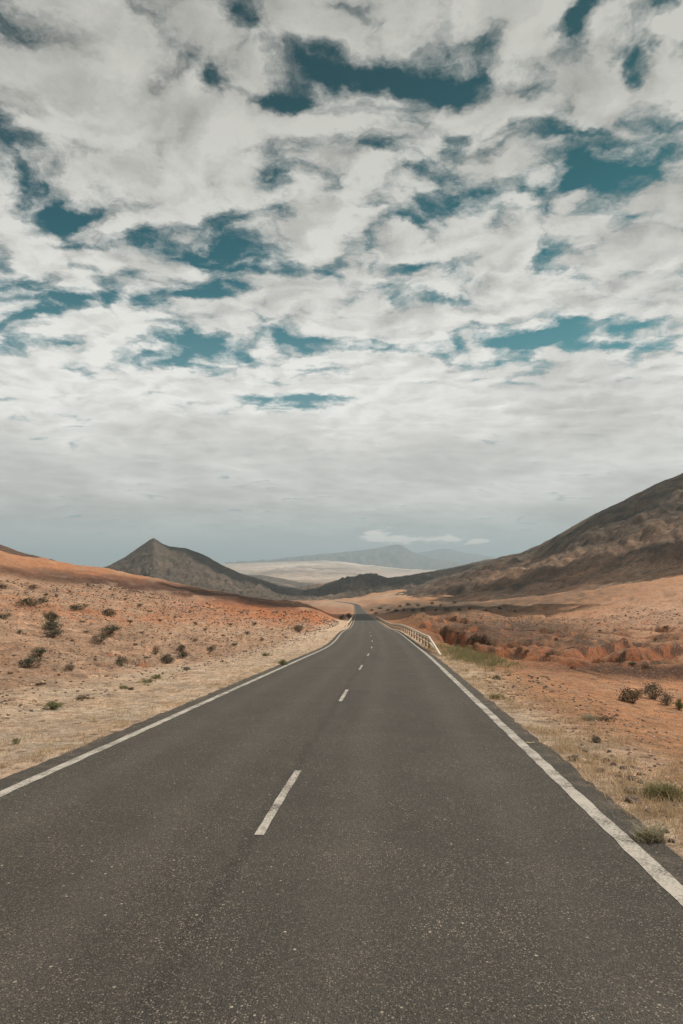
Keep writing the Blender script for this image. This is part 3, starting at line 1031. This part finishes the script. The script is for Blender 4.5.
S(298, 629, 11, 7, 'dense', 'brown', 'dark red-brown bush at the foot of the rust red bank', LG)
S(342, 618, 7, 6, 'dense', 'dark', 'dark bush left of the road where it narrows', LG)
S(349, 616.5, 6, 6, 'dense', 'dark', 'dark bush right against the far left guard rail', LG)
small = [(205, 630, 8), (231, 625, 7), (247, 633, 9), (234, 645, 8), (46, 595, 8), (57, 596, 7), (110, 590, 6), (125, 600, 7), (140, 606, 8), (150, 612, 7),
         (160, 621, 7), (175, 618, 6), (190, 612, 6), (195, 624, 6), (215, 615, 5), (88, 586, 6), (70, 592, 6), (18, 595, 6), (82, 622, 7), (130, 622, 8), (142, 633, 7),
         (20, 632, 8), (72, 641, 8), (60, 654, 7), (10, 673, 9), (135, 645, 8), (196, 640, 7), (223, 636, 6), (255, 624, 6), (272, 630, 6), (262, 640, 7), (286, 638, 6),
         (106, 676, 8), (95, 660, 7), (245, 652, 6), (307, 632, 6), (320, 630, 5), (222, 662, 6), (170, 634, 7), (146, 658, 7), (40, 684, 9), (14, 656, 7), (86, 632, 6)]
for k, (px, py, w) in enumerate(small):
    S(px, py, w * random.uniform(.55, .95), w * random.uniform(.28, .42), ('flat', 'dense', 'loose')[k % 3], ('dark', 'brown', 'grey')[k % 3 if k % 5 else 1],
      'tiny scrub tuft, one of many dotted over the left slope', 'tiny scrub tufts on the left slope', 'scrub_tuft')
RG_ = 'plants on the right of the road'
S(632, 696, 26, 16, 'dense', 'brown', 'brownish rounded bush at the left of the cluster by the gully', RG_)
S(653, 690, 25, 21, 'loose', 'grey', 'big grey twiggy bush in the middle of the cluster by the gully', RG_)
S(667, 700, 17, 13, 'loose', 'grey', 'smaller grey bush in front of the big grey one by the gully', RG_)
S(679, 705, 12, 11, 'dense', 'green', 'olive bush at the right edge of the photo by the gully', RG_)
S(595, 739, 12, 8, 'dense', 'grey', 'blue-grey cushion plant on the stony right verge', RG_)
S(606, 719, 24, 5, 'flat', 'brown', 'dark red-brown mat plant lying flat on the right field', RG_)
S(496, 678, 9, 5, 'flat', 'dark', 'small dark plant on bare soil below the green weeds', RG_)
S(574, 757, 13, 9, 'loose', 'grey', 'dry grey tuft among the straw of the right verge', RG_)
for k, (px, py, w) in enumerate([(472, 640, 6), (480, 641, 8), (488, 644, 6), (520, 650, 9), (527, 652, 6), (556, 640, 7), (548, 655, 8), (620, 661, 10), (632, 664, 7), (645, 667, 9), (600, 632, 5), (655, 640, 6), (665, 628, 5), (450, 632, 6), (458, 634, 5), (400, 607, 5), (408, 605, 6), (418, 606, 5), (432, 604, 6), (441, 606, 5), (455, 603, 5), (372, 611, 5), (380, 609, 5), (388, 611, 6), (396, 611, 5), (404, 610.5, 6), (413, 611, 5), (423, 610, 6), (436, 611, 5), (447, 610, 6), (459, 610, 5), (470, 609, 6), (376, 614, 5), (486, 611, 5), (500, 609, 6), (515, 612, 5)]):
    S(px, py, w * random.uniform(.7, 1.2), w * .42, ('dense', 'flat')[k % 2], ('dark', 'brown')[k % 2], 'tiny dark scrub tuft, one of many on the right slopes', 'tiny scrub tufts on the right slopes', 'scrub_tuft', 25)


# ------------------------------------------------------------------ grass clumps standing alone
def grass_clump(px, py, wpx, hpx, mat, label, n=170, y0=4.0, wid=.006):
    g = ground_hit(px, py + hpx * .45, y0)
    w = wpx / F * g[1]
    h = hpx / F * g[1]
    rg_ = np.random.default_rng(int(px * 7 + py))
    k = max(8, n // 12)
    p = np.stack([rg_.normal(0, w * .2, k), rg_.normal(0, w * .14, k), np.full(k, -.015)], -1)
    V, fc = blades(p, 14, h * rg_.uniform(.6, 1.1, k), wid, np.full(k, w * .12), .75, int(px))
    o = mesh_obj('grass_clump', V, fc, mat)
    o.location = g
    tag(o, label, 'grass clump', 'grass clumps on the right verge')
    return o


m_sage = leaf_mat('sage_blade', (.46, .40, .28), (.27, .25, .17), .3)
grass_clump(664, 791, 36, 17, m_green, 'green grass clump on bare orange soil, larger of the green ones', 700)
grass_clump(650, 834, 26, 15, m_sage, 'pale sage grass clump hanging over the right asphalt edge', 800, 4)
grass_clump(498, 696, 14, 7, m_green, 'small yellow-green grass clump close to the right edge line', 300)
grass_clump(590, 717, 20, 7, m_sage, 'low pale grass clump beside the dark red-brown mat plant', 300)

# ------------------------------------------------------------------ rocks beside the right edge
m_rock = plain_mat('dark_rock', (.17, .13, .11), .85, .2, 9, (.075, .06, .052))
m_rock2 = plain_mat('tan_rock', (.38, .28, .21), .9, .2, 7, (.22, .15, .11))


def rock_mesh(seed, flat):
    import bmesh
    bm = bmesh.new()
    bmesh.ops.create_icosphere(bm, subdivisions=3, radius=1)
    rg_ = np.random.default_rng(seed)
    pl = rg_.normal(0, 1, (9, 3))
    pl /= np.linalg.norm(pl, axis=1)[:, None]
    dd = rg_.uniform(.55, .9, 9)
    for v in bm.verts:
        p = np.array(v.co)
        for n_, d0 in zip(pl, dd):
            k = p @ n_ - d0
            if k > 0:
                p = p - n_ * k * .93
        p = p * (1 + .05 * math.sin(p[0] * 9 + seed) * math.sin(p[1] * 8) + .04 * math.sin(p[2] * 11 + seed * 2))
        v.co = (p[0], p[1], p[2] * flat)
    me = bpy.data.meshes.new('rock')
    bm.to_mesh(me)
    bm.free()
    return me


RM = [(rock_mesh(900 + i, fl), rock_mesh(950 + i, fl)) for i, fl in enumerate((.6, .4, .75))]


def rock(px, py, wpx, kind, mat, label, group=None, y0=4.0):
    g = ground_hit(px, py, y0)
    s_ = wpx / F * g[1] * .55
    me = RM[kind][int(px) % 2].copy() if mat is m_rock2 else RM[kind][int(px) % 2]
    me.materials.clear()
    me.materials.append(mat)
    o = bpy.data.objects.new('rock', me)
    COL.objects.link(o)
    o.location = (g[0], g[1], g[2] + s_ * .15)
    o.scale = (s_, s_ * .8, s_)
    o.rotation_euler = (random.uniform(-.2, .2), random.uniform(-.2, .2), random.uniform(0, 6.28))
    tag(o, label, 'rock', group)
    return o


rock(631, 793, 17, 1, m_rock, 'upper of two flat dark slabs beside the right asphalt edge', 'dark slabs')
rock(633, 802, 18, 1, m_rock, 'lower of two flat dark slabs beside the right asphalt edge', 'dark slabs')
SG = 'stones along the right verge'
for px, py, w in [(600, 772, 9), (624, 769, 9), (605, 761, 8), (614, 765, 6), (631, 780, 10), (641, 783, 7), (666, 832, 9), (670, 817, 7), (658, 801, 9), (676, 806, 8), (618, 777, 6),
                  (640, 775, 6), (586, 752, 6), (596, 757, 6), (609, 752, 5), (672, 842, 7), (648, 812, 6), (662, 812, 6), (622, 784, 6), (588, 763, 5), (650, 790, 6), (612, 757, 5)]:
    rock(px, py, w, 2 if w < 8 else 0, m_rock, 'small dark stone, one of many strewn along the right verge', SG)
rock(292, 604, 6, 0, m_rock2, 'lone pale boulder on the crest of the left ridge')
rock(40, 706, 6, 0, m_rock2, 'pale stone left of the bright green bush')
rock(12, 701, 7, 0, m_rock2, 'pale stone at the foot of the left slope by the photo edge')

# small yellow scrap on the right shoulder
m_scrap = plain_mat('yellow_scrap', (.62, .50, .26), .6, .1, 30)
g = ground_hit(530, 744.5)
ux, uy = .5, .05
V, Fc = [], []
for i in range(5):
    s_ = i / 4 - .5
    zz = .006 + .012 * (s_ * 2) ** 2 + .004 * (i % 2)
    V += [(s_ * .115, -.012 + .003 * (i % 2), zz), (s_ * .115 + .008, .012, zz), (s_ * .115, -.012 + .003 * (i % 2), zz + .004), (s_ * .115 + .008, .012, zz + .004)]
for i in range(4):
    k = i * 4
    Fc += [(k, k + 4, k + 5, k + 1), (k + 2, k + 3, k + 7, k + 6), (k, k + 2, k + 6, k + 4), (k + 1, k + 5, k + 7, k + 3)]
Fc += [(0, 1, 3, 2), (16, 18, 19, 17)]
o = mesh_obj('wood_splinter', V, Fc, m_scrap)
o.location = (g[0], g[1], float(road_z(g[1])) + .001)
tag(o, 'short pale yellow strip lying on the shoulder right of the edge line', 'scrap')

# ------------------------------------------------------------------ guard rails
m_rail = plain_mat('weathered_rail', (.80, .72, .60), .55, .12, 3, (.66, .57, .45), .3)
m_post = plain_mat('post_wood', (.34, .27, .20), .8, .2, 6)


def rail_path(t, ys, hs):
    ys = np.asarray(ys, float)
    x = road_x(ys) + t
    return np.stack([x, ys, road_z(ys) - .03 + hs], -1)


def beam(name, path, prof, mat, parent):
    """sweep a closed profile (offset across, offset up) along a path"""
    n, m = len(path), len(prof)
    V, Fc = [], []
    for i, p in enumerate(path):
        d = path[min(i + 1, n - 1)] - path[max(i - 1, 0)]
        d = d / np.linalg.norm(d)
        sd = np.array([d[1], -d[0], 0])
        sd /= np.linalg.norm(sd)
        up = np.cross(sd, d)
        for a_, b2 in prof:
            V.append(tuple(p + sd * a_ + up * b2))
    for i in range(n - 1):
        for k in range(m):
            k2 = (k + 1) % m
            Fc.append((i * m + k, i * m + k2, (i + 1) * m + k2, (i + 1) * m + k))
    Fc.append(tuple(range(m - 1, -1, -1)))
    Fc.append(tuple((n - 1) * m + k for k in range(m)))
    return mesh_obj(name, V, Fc, mat, parent)


W_PROF = [(-.045, .155), (.0, .165), (.03, .15), (-.01, .08), (-.045, .06), (-.01, .03), (.03, -.04), (.0, -.055), (-.045, -.045), (-.06, -.02), (-.035, .015), (-.035, .085), (-.06, .12)]
ROUND = [(.06 * math.cos(a_), .06 * math.sin(a_)) for a_ in np.linspace(0, 2 * np.pi, 9)[:-1]]


def post(x, y, z0, h, parent, w=.07, dpt=.08):
    b0 = [(x - w, y - dpt, z0 - .4), (x + w, y - dpt, z0 - .4), (x + w, y + dpt, z0 - .4), (x - w, y + dpt, z0 - .4)]
    t0 = [(a_, b2, z0 + h) for a_, b2, _ in b0]
    cap = [(x - w * .6, y - dpt * .6, z0 + h + .02), (x + w * .6, y - dpt * .6, z0 + h + .02), (x + w * .6, y + dpt * .6, z0 + h + .02), (x - w * .6, y + dpt * .6, z0 + h + .02)]
    Fc = [(0, 1, 5, 4), (1, 2, 6, 5), (2, 3, 7, 6), (3, 0, 4, 7), (4, 5, 9, 8), (5, 6, 10, 9), (6, 7, 11, 10), (7, 4, 8, 11), (8, 9, 10, 11)]
    mesh_obj('post', b0 + t0 + cap, Fc, m_post, parent)


def guard_rail(t, y0, y1, ramp, label, step=2.0, h=.70):
    e = empty('guard_rail', (float(road_x(y0)) + t, y0, float(road_z(y0))))
    loc = np.array(e.location)
    ys = np.concatenate([np.linspace(y0, y0 + ramp, 8), np.arange(y0 + ramp + 2, y1, 2.0)])
    hs = h * np.minimum(1, (ys - y0) / max(ramp, .1))
    beam('top_rail', rail_path(t, ys, hs) - loc, [(a_ * 1.0, (b2 - .06) * .75) for a_, b2 in W_PROF], m_rail, e)
    y2 = ys[ys >= y0 + ramp * .45]
    h2 = np.minimum(h * .52, h * np.minimum(1, (y2 - y0) / max(ramp, .1)) - .2)
    beam('lower_rail', rail_path(t, y2, h2) - loc, [(a_ * .6, b2 * .6) for a_, b2 in ROUND], m_rail, e)
    y = y0 + ramp
    while y < y1:
        p = rail_path(t, [y], np.array([0.]))[0] - loc
        post(p[0], p[1], p[2], h - .06, e, .05, .06)
        y += step
    tag(e, label, 'guard rail')
    return e


guard_rail(3.55, 33.5, 205, 9.0, 'pale two-rail guard rail with dark posts along the right edge, its near end sloping down', 3.0)
guard_rail(-3.5, 112, 300, 3.0, 'pale guard rail along the left edge where the road narrows ahead', 4.0)

# ------------------------------------------------------------------ sun, cloud banks outside the view that shade the land
SUN_EL, SUN_AZ = R(52), R(74)          # azimuth clockwise from +Y
sd = np.array([math.cos(SUN_EL) * math.sin(SUN_AZ), math.cos(SUN_EL) * math.cos(SUN_AZ), math.sin(SUN_EL)])
sun = bpy.data.objects.new('sun', bpy.data.lights.new('sun', 'SUN'))
COL.objects.link(sun)
sun.data.energy = 4.0
sun.data.angle = R(0.5)
sun.data.color = (1.0, .90, .77)
from mathutils import Vector
sun.rotation_euler = Vector(sd).to_track_quat('Z', 'Y').to_euler()
sun.location = (200, 60, 300)

m_cloud, nt, b = new_mat('cloud_white')
b.inputs['Base Color'].default_value = (.85, .85, .84, 1)
b.inputs['Roughness'].default_value = 1
b.inputs['Specular IOR Level'].default_value = 0


def cloud(target, rx, ry, alt, seed, rot=0.0):
    """a cumulus bank standing on the sun's line to the ground it shades"""
    import bmesh
    bm = bmesh.new()
    bmesh.ops.create_icosphere(bm, subdivisions=5, radius=1)
    co = np.array([v.co[:] for v in bm.verts])
    n = fbm(co[:, 0] * 1.6 + co[:, 2], co[:, 1] * 1.6 + 5 * seed, 5, seed, .55)
    co = co * (1 + .38 * n)[:, None]
    co[:, 2] = np.where(co[:, 2] < 0, co[:, 2] * .35, co[:, 2])
    for v, c in zip(bm.verts, co):
        v.co = c
    me = bpy.data.meshes.new('cloud')
    bm.to_mesh(me)
    bm.free()
    me.polygons.foreach_set('use_smooth', np.ones(len(me.polygons), dtype=bool))
    me.materials.append(m_cloud)
    o = bpy.data.objects.new('cloud', me)
    COL.objects.link(o)
    k = (alt - target[2]) / sd[2]
    o.location = np.array(target) + sd * k
    o.scale = (rx, ry, min(rx, ry) * .55)
    o.rotation_euler.z = rot
    o['kind'] = 'structure'
    return o


cloud((14, 250, -18), 62, 66, 620, 1, -.2)              # the dip in the road
cloud((190, 570, 5), 40, 190, 800, 2, .32)              # foot of the right mountain
cloud((60, 1620, -60), 420, 200, 2600, 3, .1)           # dark hills at the valley's end
cloud((430, 900, 90), 130, 90, 900, 4, .3)              # shoulder of the right mountain

# ------------------------------------------------------------------ haze
hz = bpy.data.materials.new('haze_air')
hz.use_nodes = True
n = hz.node_tree.nodes
n.clear()
out = n.new('ShaderNodeOutputMaterial')
pv = n.new('ShaderNodeVolumePrincipled')
pv.inputs['Color'].default_value = (.68, .84, .93, 1)
pv.inputs['Density'].default_value = 9.5e-5
pv.inputs['Anisotropy'].default_value = 0.2
hz.node_tree.links.new(pv.outputs[0], out.inputs['Volume'])
x0, x1, y0, y1, z0, z1 = -28500, 28500, -28500, 28500, -135., 330.
V = [(x0, y0, z0), (x1, y0, z0), (x1, y1, z0), (x0, y1, z0), (x0, y0, z1), (x1, y0, z1), (x1, y1, z1), (x0, y1, z1)]
Fc = [(3, 2, 1, 0), (4, 5, 6, 7), (0, 1, 5, 4), (1, 2, 6, 5), (2, 3, 7, 6), (3, 0, 4, 7)]
hb = mesh_obj('haze', V, Fc, hz, kind='stuff')
tag(hb, 'thin bluish haze lying over the valley and the far mountains', 'haze')

# ------------------------------------------------------------------ sky
w = bpy.data.worlds.new('World')
sc.world = w
w.use_nodes = True
w.cycles.sampling_method = 'MANUAL'
w.cycles.sample_map_resolution = 256
nt = NT(w.node_tree)
bg = w.node_tree.nodes['Background']
STR = 0.1
bg.inputs['Strength'].default_value = STR
sky = nt.node('ShaderNodeTexSky', sky_type='NISHITA')
sky.sun_disc = False
sky.sun_elevation = SUN_EL
sky.sun_rotation = SUN_AZ
sky.air_density = 1.0
sky.dust_density = 1.5
tc = nt.node('ShaderNodeTexCoord').outputs['Generated']
sx = nt.node('ShaderNodeSeparateXYZ')
nt.put(sx.inputs[0], tc)
dz = nt.math('MAXIMUM', sx.outputs[2], 0.0)
den = nt.math('ADD', dz, .15)
cb = nt.node('ShaderNodeCombineXYZ')
nt.put(cb.inputs[0], nt.math('DIVIDE', sx.outputs[0], den))
nt.put(cb.inputs[1], nt.math('DIVIDE', sx.outputs[1], den))
P = cb.outputs[0]


def sky_p(px, py):
    d = ray(px, py)
    d = d / np.linalg.norm(d)
    k = max(d[2], 0) + .15
    return np.array([d[0] / k, d[1] / k])


# warp the field at several sizes so that edges curl and fray
wv = nt.node('ShaderNodeTexNoise', noise_dimensions='2D')
nt.put(wv.inputs['Vector'], P)
wv.inputs['Scale'].default_value = 2.2
wv.inputs['Detail'].default_value = 6
wv.inputs['Roughness'].default_value = .62
wsub = nt.vec('SUBTRACT', wv.outputs['Color'], (.5, .5, .5))
PW = nt.vec('ADD', P, nt.scale_col(wsub, .26))
gaps = [  # clear patches (and thicker banks, negative) of the cloud deck
    (400, 64, 58, 40, 1.0), (350, 84, 38, 20, .8), (296, 110, 40, 14, 1.1), (246, 28, 32, 42, 1.3), (207, 97, 30, 22, 1.1), (330, 55, 26, 16, .5), (345, 8, 36, 14, .6),
    (54, 213, 34, 13, .95), (238, 252, 54, 20, 1.35), (110, 236, 50, 10, .5), (288, 187, 16, 22, .9), (110, 300, 140, 15, .9), (30, 318, 60, 10, .6), (215, 292, 50, 10, .8),
    (215, 345, 75, 16, .95), (180, 362, 40, 10, .5), (290, 404, 75, 9, 1.2), (100, 418, 48, 6, 1.1), (405, 225, 28, 14, .9), (460, 205, 34, 14, .95), (505, 190, 38, 16, .8),
    (565, 172, 40, 16, .8), (630, 150, 38, 30, .9), (560, 16, 17, 18, .8), (655, 12, 24, 18, .9), (640, 58, 26, 24, .8), (672, 105, 24, 16, .5), (447, 146, 13, 16, 1.1),
    (585, 212, 65, 6, .6), (500, 343, 170, 11, .8), (600, 335, 100, 14, .7), (345, 347, 60, 12, .6), (405, 266, 11, 9, .6), (545, 252, 14, 11, .6), (575, 132, 26, 10, .5), (322, 275, 16, 10, .6),
    (90, 110, 130, 80, -.25), (500, 90, 60, 50, -.3), (200, 165, 90, 36, -.2), (470, 258, 60, 18, -.3), (540, 298, 50, 16, -.3), (330, 140, 70, 22, -.15), (60, 265, 70, 14, -.3), (330, 22, 40, 10, -.2),
    (250, 440, 350, 34, -.5), (560, 400, 260, 40, -.5), (160, 330, 140, 7, -.3), (390, 325, 60, 16, -.3)]
acc = None
for px, py, rx, ry, am in gaps:
    c0 = sky_p(px, py)
    u = abs(sky_p(px + rx, py)[0] - c0[0])
    v = abs(sky_p(px, py - ry)[1] - sky_p(px, py + ry)[1]) / 2
    dv = nt.vec('MULTIPLY', nt.vec('SUBTRACT', PW, (c0[0], c0[1], 0)), (1 / u, 1 / v, 0))
    d2 = nt.vec('DOT_PRODUCT', dv, dv)
    e = nt.math('MULTIPLY', nt.math('EXPONENT', nt.math('MULTIPLY', d2, -1.0)), am)
    acc = e if acc is None else nt.math('ADD', acc, e)


PV = nt.vec('ADD', P, nt.scale_col(wsub, .34))


def deck(off):
    q = nt.vec('ADD', P, off) if off else P
    qv = nt.vec('ADD', PV, off) if off else PV
    a_ = nt.noise(q, 2.9, 8, .60, .15, '2D')
    vn = nt.node('ShaderNodeTexVoronoi', feature='SMOOTH_F1', voronoi_dimensions='2D')
    nt.put(vn.inputs['Vector'], nt.vec('MULTIPLY', qv, (.8, 1.1, 1)))
    vn.inputs['Scale'].default_value = 7.6
    vn.inputs['Smoothness'].default_value = .35
    vn.inputs['Detail'].default_value = 1.0
    vn.inputs['Roughness'].default_value = .5
    b_ = vn.outputs['Distance']
    c_ = nt.noise(qv, 11.0, 6, .66, .0, '2D')
    big = nt.math('ADD', nt.math('MULTIPLY', nt.math('SUBTRACT', a_, .5), 1.9), nt.math('MULTIPLY', nt.math('SUBTRACT', .42, b_), 1.0))
    return nt.math('ADD', big, nt.math('MULTIPLY', nt.math('SUBTRACT', c_, .5), 1.15))


fld = deck(None)
far_cov = nt.ramp(sx.outputs[2], .32, .12, 0, .42)
dens = nt.math('SUBTRACT', nt.math('ADD', nt.math('ADD', fld, .50), far_cov), nt.math('MULTIPLY', acc, .70))
alpha = nt.ramp(dens, -.46, .33)
fl2 = deck((.05, .035, 0))
rel = nt.math('MULTIPLY', nt.math('SUBTRACT', fld, fl2), nt.ramp(sx.outputs[2], .10, .36, .10, .40))
soft = nt.noise(nt.vec('ADD', P, (3.1, 1.7, 0)), 1.1, 3, .5, 0, '2D')
thick = nt.ramp(dens, .2, 1.4)
bright = nt.math('ADD', nt.math('SUBTRACT', 1.03, nt.math('MULTIPLY', thick, .14)), rel)
bright = nt.math('MULTIPLY', bright, nt.ramp(soft, .3, .7, .86, 1.12))
bright = nt.math('MINIMUM', nt.math('MAXIMUM', bright, .62), 1.2)
elev = nt.ramp(sx.outputs[2], .62, .20)
ccol = nt.mix(elev, (.48, .475, .44), (.72, .715, .68))
low = nt.ramp(sx.outputs[2], .20, .045)
ccol = nt.mix(low, ccol, (.58, .585, .56))
ccol = nt.scale_col(ccol, bright)
ccol = nt.scale_col(ccol, 1 / STR)
blue = nt.mix(1.0, sky.outputs[0], (.20, .78, .62), 'MULTIPLY')
blue = nt.scale_col(blue, nt.ramp(sx.outputs[2], .65, .2, .32, .85))
blue = nt.mix(nt.ramp(sx.outputs[2], .42, .10, 0, .9), blue, (.20 / STR, .33 / STR, .37 / STR))
res = nt.mix(alpha, blue, ccol)
hcol = (.40 / STR, .455 / STR, .45 / STR)
res = nt.mix(nt.ramp(sx.outputs[2], .095, .015, 0, .88), res, hcol)
# small bright cumulus low over the far mountains
pf = nt.noise(P, 9.0, 6, .65, 0, '2D')
ac2 = None
for px, py, rx, ry in ((380, 536, 14, 6), (396, 538.5, 30, 4), (441, 540, 24, 3.6), (481, 542, 10, 3)):
    c0 = sky_p(px, py)
    u = abs(sky_p(px + rx, py)[0] - c0[0])
    v = abs(sky_p(px, py - ry)[1] - sky_p(px, py + ry)[1]) / 2
    dv = nt.vec('MULTIPLY', nt.vec('SUBTRACT', nt.vec('ADD', P, nt.scale_col(wsub, .5)), (c0[0], c0[1], 0)), (1 / u, 1 / v, 0))
    e = nt.math('EXPONENT', nt.math('MULTIPLY', nt.vec('DOT_PRODUCT', dv, dv), -1.0))
    ac2 = e if ac2 is None else nt.math('MAXIMUM', ac2, e)
cum = nt.ramp(nt.math('ADD', ac2, nt.math('MULTIPLY', nt.math('SUBTRACT', pf, .5), 1.3)), .20, .70, 0, .95)
res = nt.mix(cum, res, (.80 / STR, .77 / STR, .72 / STR))
nt.put(bg.inputs['Color'], res)

# ------------------------------------------------------------------ camera
cam = bpy.data.objects.new('camera', bpy.data.cameras.new('camera'))
COL.objects.link(cam)
cam.location = (0, 0, CZ)
cam.rotation_euler = (math.pi / 2 + PITCH, 0, 0)
cam.data.sensor_fit = 'VERTICAL'
cam.data.sensor_height = 36
cam.data.lens = 36 * F / 1024
cam.data.clip_start = .05
cam.data.clip_end = 90000
sc.camera = cam

vs = sc.view_settings
vs.view_transform = 'Standard'
vs.look = 'None'
vs.exposure = 0.0
vs.gamma = 1.0
vs.use_curve_mapping = False
sc.render.engine = 'CYCLES'
sc.cycles.max_bounces = 4
sc.cycles.volume_bounces = 0
sc.cycles.transparent_max_bounces = 8
